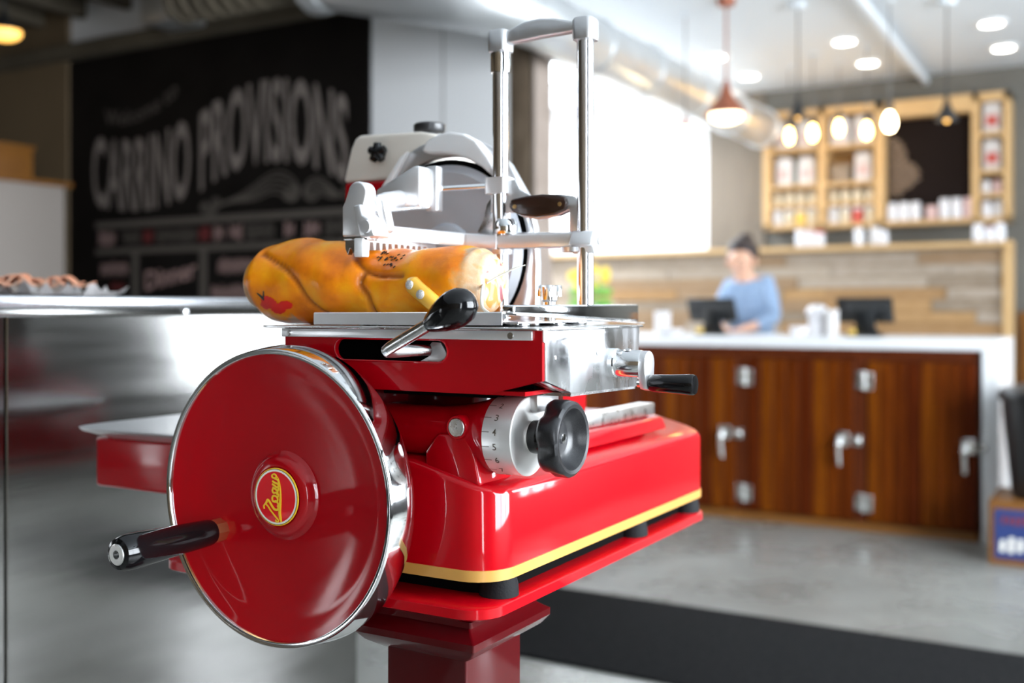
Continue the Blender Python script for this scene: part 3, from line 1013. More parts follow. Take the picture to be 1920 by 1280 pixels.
def shade_lamp(x, y, zb, r, h, m, label, lit):
    t = thing('pendant_lamp', label, 'pendant lamp', (x, y, zb))
    b = BM(); lathe(b, [(r, 0), (r * 1.02, 0.008), (r * 0.75, h * 0.28), (r * 0.35, h * 0.52), (r * 0.2, h * 0.8), (r * 0.12, h), (r * 0.08, h), (r * 0.16, h * 0.78), (r * 0.3, h * 0.5), (r * 0.7, h * 0.25)], (x, y, zb), n=32, closed=True); obj('shade', b, m, t)
    b = BM(); ball(b, (x, y, zb - (0.005 if lit else -0.02)), r * (0.84 if lit else 0.3), r * (0.84 if lit else 0.3), r * 0.42 if lit else 0.03, 20); obj('bulb', b, ('amber_glow' if x < -5 else 'shade_glow') if lit else 'amber_glow', t)
    b = BM(); tube(b, [(x, y, zb + h * 0.97), (x, y, 2.985 if x > -3 else 3.44)], 0.007 if lit else 0.004, 8); obj('rod', b, m if lit else 'black_metal', t)
    b = BM(); lathe(b, [(0, 0), (.05, 0), (.055, .039), (0, .039)], (x, y, 2.96 if x > -3 else 3.41), n=20); obj('canopy', b, m if lit else 'ceiling_white', t)


shade_lamp(-2.055, 6.0, 2.325, 0.115, 0.20, 'copper_paint', 'copper red pendant lamp with flared shade', True)
shade_lamp(-0.95, 6.65, 2.29, 0.06, 0.17, 'black_metal', 'black pendant lamp hanging over the menu board', False)
shade_lamp(-1.72, 6.3, 2.32, 0.05, 0.15, 'black_metal', 'black pendant lamp hanging before the pine shelves', False)
shade_lamp(-5.83, 4.0, 2.85, 0.115, 0.13, 'black_metal', 'dark pendant lamp with orange glow in the upper left corner', True)

# ------------------------------------------------------------------ left background
fr = thing('tall_cabinet', 'pale tall cabinet behind the steel counter', 'cabinet', (-6.3, 4.5, 0))
b = BM(); box(b, -6.7, -6.0, 3.2, 4.55, 0, 1.99, 0.01); obj('body', b, 'cabinet_white', fr)
b = BM(); box(b, -6.7, -5.985, 3.2, 4.60, 1.99, 2.02, 0.004); obj('top', b, 'wood_box', fr)
b = BM(); box(b, -5.998, -5.98, 3.3, 4.52, 0.1, 1.96, 0.008); obj('door', b, 'cabinet_white', fr)
wbx = thing('wooden_box', 'orange brown wooden box on top of the tall cabinet', 'box', (-6.3, 4.2, 2.02))
b = BM(); box(b, -6.55, -6.02, 3.6, 4.33, 2.02, 2.20, 0.006); obj('body', b, 'wood_box', wbx)
b = BM(); box(b, -6.56, -6.01, 3.59, 4.34, 2.20, 2.225, 0.004); obj('lid', b, 'wood_box', wbx)

# ------------------------------------------------------------------ steel counter on the left
XK = -1.80
sk = thing('steel_counter', 'brushed stainless steel counter behind the slicer', 'counter', (-2.2, 1.0, 0))
for y0, y1 in ((-1.6, -0.2), (-0.196, 1.236), (1.24, 2.27)):
    b = BM(); box(b, XK - 0.02, XK, y0, y1, 0.10, 1.19, 0.002, 1); obj('front_panel', b, 'counter_steel', sk, 0)
b = BM(); box(b, XK - 0.85, XK - 0.02, -1.6, 2.27, 0.0, 1.19); obj('body', b, 'counter_steel', sk, 0)
b = BM(); box(b, XK - 0.88, XK + 0.022, -1.62, 2.30, 1.200, 1.226, 0.006, 3); obj('top', b, 'counter_edge', sk)
b = BM(); box(b, XK - 0.02, XK + 0.012, -1.6, 2.28, 1.185, 1.2005, 0.003); obj('nosing', b, 'counter_steel', sk)
b = BM(); lathe(b, [(0, 0), (0.008, 0), (0.007, 0.004), (0, 0.006)], (XK + 0.012, 1.66, 1.193), (1, 0, 0), 14); obj('bolt', b, 'chrome', sk)
b = BM(); box(b, XK - 0.7, XK - 0.05, -1.5, 2.2, 0, 0.1); obj('kick_plate', b, 'black_metal', sk, 0)

# sliced meats on paper on the steel counter
b = BM()
random.seed(3)
n = 14
vs = [[b.verts.new((-2.20 + 0.22 * i / n, 1.42 + 0.25 * j / n, 1.2275 + 0.012 * random.random() + (0.022 if (i in (0, n) or j in (0, n)) and random.random() > .5 else 0))) for j in range(n + 1)] for i in range(n + 1)]
for i in range(n):
    for j in range(n):
        b.faces.new((vs[i][j], vs[i + 1][j], vs[i + 1][j + 1], vs[i][j + 1]))
r = bmesh.ops.solidify(b, geom=b.faces[:], thickness=0.0012)
tag(obj('crumpled_paper', b, 'paper', smooth=20), 'crumpled white paper under the cured meat on the steel counter', 'paper')
k = 0
for i in range(9):
    x, y = -2.15 + random.uniform(0, 0.13), 1.41 + i * 0.022
    b = BM()
    pts = spline([(x - 0.03, y - 0.03, 1.247), (x - 0.01, y - 0.01, 1.262 + random.uniform(0, .012)), (x + 0.01, y + 0.012, 1.25), (x + 0.03, y + 0.03, 1.258)], 4)
    for p0, p1 in zip(pts[:-1], pts[1:]):
        v = [b.verts.new(q) for q in (p0 + Vector((-.03, .03, .004)), p0 + Vector((.03, -.03, 0)), p1 + Vector((.03, -.03, 0)), p1 + Vector((-.03, .03, .004)))]
        b.faces.new(v)
    bmesh.ops.remove_doubles(b, verts=b.verts[:], dist=1e-5)
    bmesh.ops.solidify(b, geom=b.faces[:], thickness=0.002)
    tag(obj('meat_slice', b, 'salami'), 'folded orange red slice of cured meat on the crumpled paper', 'meat slice', 'meat slices on the paper')

# ================================================================== the slicer's stand
st = thing('slicer_stand', 'red pedestal stand carrying the slicer', 'stand', (-0.81, 1.22, 0))


def rrect(x0, x1, y0, y1, r, n=6):
    pts = []
    for cx, cy, a0 in ((x1 - r, y0 + r, -PI / 2), (x1 - r, y1 - r, 0), (x0 + r, y1 - r, PI / 2), (x0 + r, y0 + r, PI)):
        for i in range(n + 1):
            a = a0 + PI / 2 * i / n
            pts.append((cx + r * math.cos(a), cy + r * math.sin(a)))
    return pts


def loft(bm, sections, mi=0):
    """stack of rectangles (x0,x1,y0,y1,r,z)"""
    t = bmesh.new()
    rings = []
    for x0, x1, y0, y1, r, z in sections:
        rings.append([t.verts.new((p[0], p[1], z)) for p in rrect(x0, x1, y0, y1, r)])
    for r0, r1 in zip(rings[:-1], rings[1:]):
        n = len(r0)
        for i in range(n):
            t.faces.new((r0[i], r0[(i + 1) % n], r1[(i + 1) % n], r1[i]))
    t.faces.new(rings[0]); t.faces.new(rings[-1])
    bmesh.ops.recalc_face_normals(t, faces=t.faces[:])
    return merge(bm, t)


PX0, PX1, PY0, PY1 = -1.268, -0.688, 1.118, 1.915
b = BM()
loft(b, [(PX0 + .012, PX1 - .012, PY0 + .012, PY1 - .012, .035, .808), (PX0, PX1, PY0, PY1, .045, .814), (PX0, PX1, PY0, PY1, .045, .826),
         (PX0 + .004, PX1 - .004, PY0 + .004, PY1 - .004, .042, .829), (PX0 + .02, PX1 - .02, PY0 + .02, PY1 - .02, .03, .830)])
obj('top_plate', b, 'red_enamel', st)
QX0, QX1, QY0, QY1 = -0.862, -0.737, 1.15, 1.29


def sq(g, z):
    return (QX0 - g, QX1 + g, QY0 - g, QY1 + g, 0.003, z)


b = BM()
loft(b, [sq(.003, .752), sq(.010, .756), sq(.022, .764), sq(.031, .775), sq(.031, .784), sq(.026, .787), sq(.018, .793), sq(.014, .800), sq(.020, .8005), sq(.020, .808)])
obj('cap_moulding', b, 'red_shaded', st, 25)
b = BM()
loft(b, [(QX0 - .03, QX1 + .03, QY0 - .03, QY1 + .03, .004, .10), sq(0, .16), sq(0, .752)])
obj('pillar', b, 'red_shaded', st, 25)
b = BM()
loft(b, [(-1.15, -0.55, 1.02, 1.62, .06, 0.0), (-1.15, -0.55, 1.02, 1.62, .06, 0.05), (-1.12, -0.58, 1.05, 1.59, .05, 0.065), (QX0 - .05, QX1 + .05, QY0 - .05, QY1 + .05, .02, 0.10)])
obj('foot', b, 'red_shaded', st)

# ================================================================== the slicer
sl = thing('meat_slicer', 'red enamel flywheel meat slicer with polished steel carriage', 'meat slicer', (-0.97, 1.5, 0.83))

# --- base with gold stripe
BX0, BX1, BY0, BY1, BZ0 = -1.26, -0.691, 1.14, 1.915, 0.8565
t = bmesh.new()
sec = [(BX1, BZ0), (BX1, .972), (-.815, 1.004), (-1.13, 1.004), (BX0, .972), (BX0, BZ0)]
v0 = [t.verts.new((x, BY0, z)) for x, z in sec]
f0 = t.faces.new(v0)
r = bmesh.ops.extrude_face_region(t, geom=[f0])
bmesh.ops.translate(t, verts=[v for v in r['geom'] if isinstance(v, bmesh.types.BMVert)], vec=(0, BY1 - BY0, 0))
bmesh.ops.recalc_face_normals(t, faces=t.faces[:])
ve = [e for e in t.edges if abs(e.verts[0].co.x - e.verts[1].co.x) < 1e-5 and abs(e.verts[0].co.y - e.verts[1].co.y) < 1e-5]
bmesh.ops.bevel(t, geom=ve, offset=0.05, segments=8, profile=0.5, affect='EDGES')
te = [e for e in t.edges if len(e.link_faces) == 2 and e.calc_face_angle(0) > 0.6 and min(v.co.z for v in e.verts) > 0.95]
bmesh.ops.bevel(t, geom=te, offset=0.010, segments=3, profile=0.5, affect='EDGES', clamp_overlap=True)
base = obj('base', t, 'red_enamel', sl, 30)
b = BM()
loft(b, [(BX0 - .0015, BX1 + .0015, BY0 - .0015, BY1 + .0015, .051, BZ0 - .001), (BX0 - .0015, BX1 + .0015, BY0 - .0015, BY1 + .0015, .051, .8695),
         (BX0, BX1, BY0, BY1, .05, .8698)])
obj('gold_stripe', b, 'stripe', base)
for x, y in ((-.715, 1.195), (-.715, 1.62), (-1.23, 1.195), (-1.23, 1.85), (-.715, 1.86)):
    b = BM(); lathe(b, [(0, .830), (.026, .830), (.025, .845), (.022, .856), (0, .856)], (x, y, 0), n=24)
    obj('rubber_foot', b, 'rubber', base)
b = BM(); loft(b, [(BX0 + .02, BX1 - .027, BY0 + .04, BY1 - .02, .04, .8305), (BX0 + .02, BX1 - .027, BY0 + .04, BY1 - .02, .04, .8570)])
obj('gap_shade_block', b, 'interior_black', base)  # black block added to stand in for the shade under the base
# slide rail and step on the base
b = BM(); prism(b, [(-.755, .99), (-.725, .985), (-.735, 1.008), (-.80, 1.012), (-.85, 1.010), (-.85, .99)], 'y', 1.24, 1.80, 0.006, 3)
obj('slide_bed', b, 'red_enamel', base)
b = BM(); box(b, -.782, -.75, 1.22, 1.80, 1.010, 1.031, .002); obj('slide_rail', b, 'aluminium', base)
# rear machine body rising from the base
b = BM(); box(b, -1.15, -.88, 1.44, 1.80, 1.0, 1.10, .02, 4); obj('drive_body', b, 'red_enamel', base)

# --- left wing with receiving tray
b = BM(); box(b, -1.585, -1.25, 1.262, 1.62, .888, .976, .008, 3); obj('side_wing', b, 'red_enamel', sl)
b = BM()
loft(b, [(-1.56, -1.20, 1.26, 1.60, .03, .976), (-1.60, -1.18, 1.222, 1.64, .05, .990), (-1.605, -1.175, 1.217, 1.645, .053, .9955), (-1.60, -1.18, 1.222, 1.64, .05, .9965), (-1.57, -1.21, 1.25, 1.61, .035, .994)])
obj('receiving_tray', b, 'cast_aluminium', sl)

# --- flywheel (axis along -Y)
WC = Vector((-0.981, 1.055, 0.952))


def wl_(prof, n=96):
    b = BM()
    lathe(b, [(r, -h) for r, h in prof], WC, (0, -1, 0), n)
    return b


fly = obj('flywheel', wl_([(0, .030), (.06, .0275), (.055, .0272), (.12, .020), (.158, .0145), (.163, .0125), (.168, .0125), (.18, .0088), (.188, .0068), (.188, .040), (0, .040)][0:1] +
                          [(.06, .0275), (.12, .0205), (.158, .0150), (.162, .0132), (.167, .0128), (.18, .0092), (.188, .0068), (.188, .040), (0, .040)]), 'red_enamel', sl, 50)
b = BM(); lathe(b, [(.188, -.0066), (.1885, -.0022), (.1895, -.0012), (.1942, -.0006), (.1953, -.0016), (.1960, -.005), (.1972, -.012), (.1984, -.020), (.1995, -.029), (.2001, -.036), (.2002, -.042), (.1995, -.0445), (.188, -.045)], WC, (0, -1, 0), 128, closed=True)
obj('rim', b, 'chrome', fly, 40)
b = BM(); lathe(b, [(.060, -.0285), (.0585, -.0265), (.056, -.025), (.053, -.0205), (.0505, -.0165), (.046, -.0135), (.0405, -.0125), (.039, -.014), (0, -.014)], WC, (0, -1, 0), 64)
obj('hub', b, 'red_enamel', fly, 50)
EY = WC.y + .0112
em = obj('emblem', lathe(BM(), [(0, -.013), (.0382, -.013), (.0382, -.0118), (.0376, -.0112), (0, -.0112)], WC, (0, -1, 0), 64), 'yellow_print', fly)
b = BM(); lathe(b, [(.0362, -.0111), (.0336, -.0111), (.0336, -.0108), (.0362, -.0108)], WC, (0, -1, 0), 64, closed=True); obj('white_ring', b, 'white_print', fly, 0)
b = BM(); lathe(b, [(.0368, -.0111), (.0362, -.0111), (.0362, -.0109), (.0368, -.0109)], WC, (0, -1, 0), 64, closed=True); obj('thin_ring', b, 'ink_black', fly, 0)
b = BM(); lathe(b, [(0, -.0112), (.0336, -.0112), (.0336, -.0107), (0, -.0107)], WC, (0, -1, 0), 64); obj('emblem_field', b, 'red_print', fly, 0)
# script lettering, drawn as brush strokes (x to the right, y up, unit = emblem radius)
strokes = [
    ([(-.52, -.46), (-.545, -.36), (-.47, -.29), (-.36, -.34), (-.25, -.46), (-.10, -.60), (.05, -.72), (.14, -.80), (.10, -.865), (.02, -.84), (.03, -.79)], .026),
    ([(-.47, -.29), (-.41, -.20), (-.37, -.13), (-.30, -.16), (-.20, -.28), (-.06, -.42), (.08, -.44), (.14, -.37), (.10, -.28)], .036),
    ([(.14, -.37), (.12, -.22), (.03, -.14), (-.10, -.16), (-.15, -.06), (-.10, .04), (.03, .03), (.11, -.06), (.07, -.15), (-.04, -.17)], .030),
    ([(.09, -.02), (.14, .08), (.06, .16), (-.08, .14), (-.14, .22), (-.08, .31), (.04, .27), (.11, .19), (.05, .10)], .030),
    ([(-.13, .33), (-.02, .29), (.10, .24), (.15, .30), (.10, .37)], .032),
    ([(-.15, .45), (-.04, .40), (.08, .35), (.15, .41), (.10, .47), (-.02, .50), (-.14, .55)], .032),
    ([(-.14, .55), (-.02, .51), (.09, .47), (.15, .53), (.09, .61), (-.04, .65), (-.15, .69), (-.15, .76), (-.05, .80), (.03, .75), (.02, .68), (-.06, .66)], .026),
]
b = BM()
ER = .0376


def epos(p):
    return (WC.x + p[0] * ER, EY - .0012, WC.z + p[1] * ER)


for pts, w in strokes:
    tube(b, spline([epos(p) for p in pts], 5), w * 1.3 * ER, 6, flat=(1, EY - .0012, .5))
tail = [(.03, .75), (.13, .66), (.19, .5), (.225, .3), (.235, .0), (.21, -.3), (.20, -.55), (.235, -.72), (.265, -.86)]
ts = spline([epos(p) for p in tail], 5)
tube(b, ts, [ER * (.02 + .045 * math.sin(PI * min(1, i / len(ts)) ** 2.2)) for i in range(len(ts))], 6, flat=(1, EY - .0012, .4))
obj('script_lettering', b, 'yellow_print', fly)
# crank handle
HC = Vector((-1.0915, 1.042, .8955))
b = BM(); lathe(b, [(0, -.04), (.0165, -.04), (.0165, -.020), (.016, -.0165), (.012, -.0155), (0, -.0155)], HC, (0, -1, 0), 8); obj('handle_bush', b, 'brass', fly, 20)
b = BM(); lathe(b, [(0, -.0155), (.0165, -.0155), (.0178, -.010), (.019, .015), (.020, .05), (.0218, .09), (.0228, .115), (.0222, .131), (.0195, .138), (.0145, .1405), (.0135, .136), (0, .136)], HC, (0, -1, 0), 40); obj('handle_grip', b, 'black_plastic', fly)
b = BM(); lathe(b, [(.0055, .134), (.0135, .134), (.0135, .1405), (.0125, .1415), (.0055, .1415)], HC, (0, -1, 0), 32, closed=True); obj('handle_washer', b, 'aluminium', fly)
b = BM(); lathe(b, [(0, .130), (.0055, .130), (.0055, .1355), (0, .1355)], HC, (0, -1, 0), 6); obj('handle_bolt', b, 'brass', fly)
b = BM(); lathe(b, [(0, -.02), (.035, -.02), (.035, -.11), (0, -.11)], WC, (0, -1, 0), 24); obj('axle', b, 'red_shaded', fly)

# --- thickness dial on its arm (axis along +X)
DY, DZ = 1.19, 1.038
arm = obj('dial_arm', lathe(BM(), [(0, -.29), (.030, -.29), (.033, -.28), (.033, -.09), (.036, -.055), (.044, -.020), (.0485, -.006), (.0485, 0), (0, 0)], (-.708, DY, DZ), (1, 0, 0), 48), 'red_enamel', sl)
b = BM(); prism(b, [(-.80, .99), (-.715, .975), (-.722, 1.01), (-.735, 1.04), (-.78, 1.04), (-.80, 1.015)], 'y', DY - .042, DY + .04, .005, 3); obj('bracket', b, 'red_enamel', arm)
b = BM(); lathe(b, [(0, -.04), (.0155, -.04), (.0165, .002), (.0145, .006), (.0125, .006), (.0125, .002), (0, .002)], (-.748, DY - .040, 1.049), (0, -1, 0), 32); obj('pin_boss', b, 'red_enamel', arm)
b = BM(); lathe(b, [(0, .002), (.0120, .002), (.0120, .006), (.0112, .007), (0, .007)], (-.748, DY - .040, 1.049), (0, -1, 0), 32); obj('pin', b, 'aluminium', arm)
dial = obj('dial', lathe(BM(), [(0, 0), (.0500, 0), (.0505, .001), (.0505, .041), (.0495, .042), (.018, .044), (.018, .048), (0, .048)], (-.708, DY, DZ), (1, 0, 0), 72), 'dial_satin', sl, 30)


def on_drum(x, ang, r=.0509):
    return Vector((x, DY - r * math.cos(ang), DZ + r * math.sin(ang)))


for i, s in enumerate('2345678'):
    a = math.radians(10 + (2 - i) * 21)
    b = BM()
    text_mesh(b, s, lambda x, y: on_drum(-.692 + .0052 * x, a + (y - .5) * .0085 / .05), 0.004)
    obj('number', b, 'dark_print', dial, 0)
    b = BM()
    v = [b.verts.new(on_drum(x, a + d)) for x, d in ((-.7075, -.008), (-.697, -.008), (-.697, .008), (-.7075, .008))]
    b.faces.new(v)
    obj('tick_mark', b, 'dark_print', dial, 0)
# lobed black knob
b = BM()
lathe(b, [(0, .048), (.021, .048), (.0215, .052), (.0205, .078), (0, .078)], (-.708, DY, DZ), (1, 0, 0), 40)
kn = obj('dial_knob_stem', b, 'black_plastic', dial)
t = bmesh.new()
N = 96
prof = [(.010, .072), (.040, .072), (.047, .075), (.0495, .080), (.0495, .0885), (.0495, .096), (.047, .1015), (.043, .1045), (.0385, .1035), (.035, .098), (.030, .089), (.022, .0845), (.0205, .0845), (.020, .0855), (.0, .0855)]
rings = []
for rr, h in prof:
    if rr == 0:
        rings.append([t.verts.new((-.708 + h, DY, DZ))]); continue
    ring = []
    for i in range(N):
        a = 2 * PI * i / N
        k = 0
        if rr > .038:
            ph = (a - .35) % (2 * PI / 6) - PI / 6
            k = .007 * math.exp(-(ph / .24) ** 2) * (1.0 if h < .090 else (.45 if h < .1 else .0))
        q = rr - k
        ring.append(t.verts.new((-.708 + h, DY - q * math.cos(a), DZ + q * math.sin(a))))
    rings.append(ring)
for r0, r1 in zip(rings[:-1], rings[1:]):
    for i in range(N):
        if len(r1) == 1:
            t.faces.new((r0[i], r0[(i + 1) % N], r1[0]))
        else:
            t.faces.new((r0[i], r0[(i + 1) % N], r1[(i + 1) % N], r1[i]))
t.faces.new(rings[0])
bmesh.ops.recalc_face_normals(t, faces=t.faces[:])
obj('dial_knob', t, 'black_speckled', dial, 45)
b = BM(); lathe(b, [(0, .0855), (.0075, .0855), (.0065, .0905), (0, .091)], (-.708, DY, DZ), (1, 0, 0), 6); obj('knob_screw', b, 'chrome', dial, 20)

# --- carriage housing
YH = 1.125
outer = [(-1.018, 1.174), (-1.018, 1.096), (-.690, 1.0945), (-.613, 1.1135), (-.613, 1.174)]
slot = [(-.9145 - .0145 * math.sin(PI * i / 8), 1.1465 + .0145 * math.cos(PI * i / 8)) for i in range(9)] + \
       [(-.7625 + .0145 * math.sin(PI * i / 8), 1.1465 - .0145 * math.cos(PI * i / 8)) for i in range(9)]
hs = obj('carriage_housing', prism(BM(), outer, 'y', YH, YH + .006, holes=[slot]), 'red_enamel', sl, 30)
b = BM(); tube(b, [Vector((x, YH - .0004, z)) for x, z in slot + slot[:2]], .0014, 6); obj('slot_lip', b, 'red_enamel', hs)
b = BM(); box(b, -1.017, -.62, 1.36, 1.40, 1.097, 1.174); box(b, -1.017, -1.01, YH + .004, 1.40, 1.097, 1.174); box(b, -1.018, -.64, YH + .006, 1.40, 1.094, 1.099); obj('housing_shell', b, 'red_enamel', hs, 0)
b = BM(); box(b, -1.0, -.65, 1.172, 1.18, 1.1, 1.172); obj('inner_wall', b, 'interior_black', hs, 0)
b = BM(); box(b, -1.021, -.625, YH - .0045, YH, 1.1620, 1.1735, .0012); tr = obj('trim_rail', b, 'polished_cast', hs)
for x in (-1.008, -.654):
    b = BM(); lathe(b, [(0, 0), (.0045, 0), (.0042, .0015), (0, .0018)], (x, YH - .0045, 1.1675), (0, -1, 0), 18)
    box(b, x - .0035, x + .0035, YH - .0068, YH - .0062, 1.1671, 1.1679)
    obj('screw', b, 'steel', hs, 20)
# steel side plate of the carriage
sp = [(1.1255, 1.1745), (1.1255, 1.160), (1.1300, 1.1585), (1.1300, 1.1132), (1.199, 1.0944), (1.402, 1.0904), (1.412, 1.1745)]
side = obj('side_plate', prism(BM(), sp, 'x', -.626, -.611, .001), 'plate_steel', sl, 30)
b = BM(); prism(b, [(YH + .004, 1.112), (YH + .004, 1.174), (1.40, 1.174), (1.40, 1.092), (1.2, 1.0955)], 'x', -.640, -.627); obj('end_wall', b, 'red_shaded', side, 0)
b = BM(); prism(b, [(1.1995, 1.09), (1.40, 1.0875), (1.40, 1.0904), (1.1995, 1.0944)], 'x', -.655, -.613); obj('lower_flange', b, 'steel', side, 0)
for y, z in ((1.155, 1.140), (1.272, 1.142)):
    b = BM(); lathe(b, [(0, 0), (.0032, 0), (.003, .001), (0, .0012)], (-.611, y, z), (1, 0, 0), 14); obj('rivet', b, 'steel', side)
# feed crank on the side plate
CY, CZ = 1.322, 1.1272
ck = obj('feed_crank', lathe(BM(), [(0, 0), (.0200, 0), (.0200, .006), (.0185, .0075), (.0182, .040), (.0165, .045), (0, .045)], (-.611, CY, CZ), (1, 0, 0), 40), 'chrome', sl, 30)
b = BM()
prism(b, [(CY + .0172 * math.cos(a), CZ + .0172 * math.sin(a)) for a in [PI * i / 12 for i in range(13)]] + [(CY - .0165, CZ - .012), (CY - .010, CZ - .033), (CY + .004, CZ - .036), (CY + .014, CZ - .028)], 'x', -.568, -.558, .0012)
obj('crank_arm', b, 'cast_aluminium', ck, 30)
b = BM(); lathe(b, [(0, 0), (.0095, 0), (.0115, .006), (.0122, .03), (.0135, .052), (.0138, .060), (.0125, .063), (0, .064)], (-.558, CY + .001, CZ - .0258), (1, 0, 0), 32); obj('crank_grip', b, 'black_plastic', ck)
b = BM(); lathe(b, [(0, -.008), (.006, -.007), (.006, 0), (0, 0)], (-.568, CY + .001, CZ - .0258), (1, 0, 0), 16); obj('crank_nut', b, 'chrome', ck)
b = BM(); lathe(b, [(0, 0), (.0055, 0), (.005, .0012), (0, .0015)], (-.588, CY - .0040, CZ + .0178), (-.0, -.2, 1), 16); obj('set_screw', b, 'steel', ck)
# slide supports between base and housing
b = BM(); box(b, -.985, -.80, 1.27, 1.36, 1.0, 1.096, .004); box(b, -.93, -.89, 1.155, 1.24, 1.07, 1.094, .003); box(b, -.74, -.70, 1.28, 1.35, 1.03, 1.092, .004); obj('slide_support', b, 'red_shaded', sl)
b = BM(); box(b, -.69, -.655, 1.19, 1.25, 1.068, 1.0915, .004); obj('guide_block', b, 'cast_aluminium', sl)
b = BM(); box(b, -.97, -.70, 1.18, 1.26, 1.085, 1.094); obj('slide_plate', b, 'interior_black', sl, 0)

# --- cover plate
b = BM()
t = rrect(-1.06, -.606, 1.113, 1.430, .02, 5)
prism(b, t, 'z', 1.1742, 1.1772, .0008, 1)
obj('cover_plate', b, 'steel', sl, 30)

# --- lever with black knob
lv = obj('lever', tube(BM(), [(-.783, 1.135, 1.1475), (-.7975, 1.115, 1.147), (-.808, 1.094, 1.1462), (-.8105, 1.083, 1.1465), (-.808, 1.078, 1.148), (-.800, 1.076, 1.1525), (-.733, 1.068, 1.1835)], [.0075, .0075, .0078, .0078, .0078, .0078, .0082], 20), 'steel', sl)
b = BM(); prism(b, [(-.80, 1.131), (-.740, 1.131), (-.752, 1.135), (-.757, 1.146), (-.765, 1.1575), (-.778, 1.158), (-.785, 1.150), (-.782, 1.140)], 'y', 1.133, 1.139, .0008); obj('lever_bracket', b, 'cast_aluminium', lv)
d = Vector((.067, -.008, .031)).normalized()
b = BM(); lathe(b, [(0, -.004), (.0095, -.004), (.0125, .002), (.0185, .018), (.0225, .034), (.0235, .044), (.0215, .056), (.015, .066), (.007, .0705), (0, .0715)], (-.735, 1.0683, 1.1825), d, 40); obj('lever_knob', b, 'black_plastic', lv)

# --- meat table: front channel, plate, side rail
b = BM()
prism(b, [(1.148, 1.1785), (1.1495, 1.1785), (1.1495, 1.1925), (1.1565, 1.1935), (1.160, 1.187), (1.170, 1.187), (1.170, 1.1885), (1.1612, 1.1885), (1.1575, 1.1952), (1.1495, 1.1952), (1.148, 1.194)], 'x', -.9868, -.683)
for v in b.verts:
    v.co.z += .0012 * (v.co.x + .98) / .3
mt = obj('table_channel', b, 'polished_cast', sl, 30)
b = BM(); prism(b, [(-.93, 1.17), (-.672, 1.17), (-.672, 1.54), (-.70, 1.54), (-.70, 1.40), (-.93, 1.395)], 'z', 1.1815, 1.1835); obj('table_plate', b, 'steel', mt, 0)
b = BM()
t = bmesh.new()
pv = []
for x in (-.6905, -.6725):
    for y, z0, z1 in ((1.16, 1.1935, 1.2050), (1.55, 1.1805, 1.2072)):
        pv.append([t.verts.new((x, y, z0)), t.verts.new((x, y, z1))])
a0, a1, c0, c1 = pv
t.faces.new((a0[0], a1[0], a1[1], a0[1])); t.faces.new((c0[0], c0[1], c1[1], c1[0])); t.faces.new((a0[0], a0[1], c0[1], c0[0])); t.faces.new((a1[0], c1[0], c1[1], a1[1]))
t.faces.new((a0[1], a1[1], c1[1], c0[1])); t.faces.new((a0[0], c0[0], c1[0], a1[0]))
bmesh.ops.recalc_face_normals(t, faces=t.faces[:])
bmesh.ops.bevel(t, geom=t.edges[:], offset=.003, segments=3, profile=.5, affect='EDGES', clamp_overlap=True)
merge(b, t)
obj('side_rail', b, 'chrome', mt)
t = bmesh.new()
q = [t.verts.new(p) for p in ((-.684, 1.152, 1.1945), (-.664, 1.152, 1.1940), (-.664, 1.552, 1.1790), (-.684, 1.552, 1.1795))]
f = t.faces.new(q)
r = bmesh.ops.extrude_face_region(t, geom=[f])
bmesh.ops.translate(t, verts=[v for v in r['geom'] if isinstance(v, bmesh.types.BMVert)], vec=(0, 0, -.0018))
bmesh.ops.recalc_face_normals(t, faces=t.faces[:])
obj('table_lip', t, 'aluminium', mt, 0)
for x, y in ((-.70, 1.215), (-.70, 1.315), (-.80, 1.18), (-.93, 1.20), (-.72, 1.42)):
    b = BM(); lathe(b, [(0, 1.1772), (.018, 1.1772), (.019, 1.1785), (.019, 1.1805), (.017, 1.1815), (0, 1.1815)], (x, y, 0), n=24); obj('roller', b, 'chrome', mt)
b = BM()
for i in range(4):
    a = i * PI / 2 + .4
    lathe(b, [(0, 1.218), (.0065, 1.218), (.0065, 1.2325), (.0055, 1.234), (0, 1.234)], (-.729 + .0115 * math.cos(a), 1.36 + .0115 * math.sin(a), 0), n=14)
lathe(b, [(0, 1.1835), (.009, 1.1835), (.009, 1.21), (.012, 1.213), (.012, 1.232), (0, 1.232)], (-.729, 1.36, 0), n=20)
obj('clamp_knob', b, 'chrome', mt)

# --- presser: posts, grip bar, jaws
PYY = 1.379
pr = obj('post', lathe(BM(), [(0, 1.206), (.0122, 1.206), (.0122, 1.59), (0, 1.59)], (-.681, PYY, 0), n=28), 'post_steel', sl)
b = BM(); lathe(b, [(0, 1.1835), (.0122, 1.1835), (.0122, 1.59), (0, 1.59)], (-.8222, PYY, 0), n=28); obj('post', b, 'post_steel', sl)
b = BM(); lathe(b, [(0, 1.553), (.0148, 1.553), (.0152, 1.556), (.0152, 1.582), (0, 1.582)], (-.8222, PYY, 0), n=28); obj('post_collar', b, 'chrome', sl)
gb = BM()
for x in (-.681, -.8222):
    loft(gb, [(x - .0155, x + .0155, PYY - .0155, PYY + .0155, .008, 1.584), (x - .0160, x + .0160, PYY - .016, PYY + .016, .008, 1.588), (x - .0160, x + .0160, PYY - .016, PYY + .016, .008, 1.612), (x - .014, x + .014, PYY - .014, PYY + .014, .008, 1.6155)])
grip = [(-.668, 0, 0), ]
prism(gb, [(-.813, 1.594), (-.80, 1.5935), (-.75, 1.5965), (-.72, 1.597), (-.690, 1.598), (-.690, 1.611), (-.705, 1.6145), (-.730, 1.6215), (-.753, 1.6245), (-.778, 1.6225), (-.798, 1.616), (-.813, 1.611)], 'y', PYY - .009, PYY + .009, .004, 3)
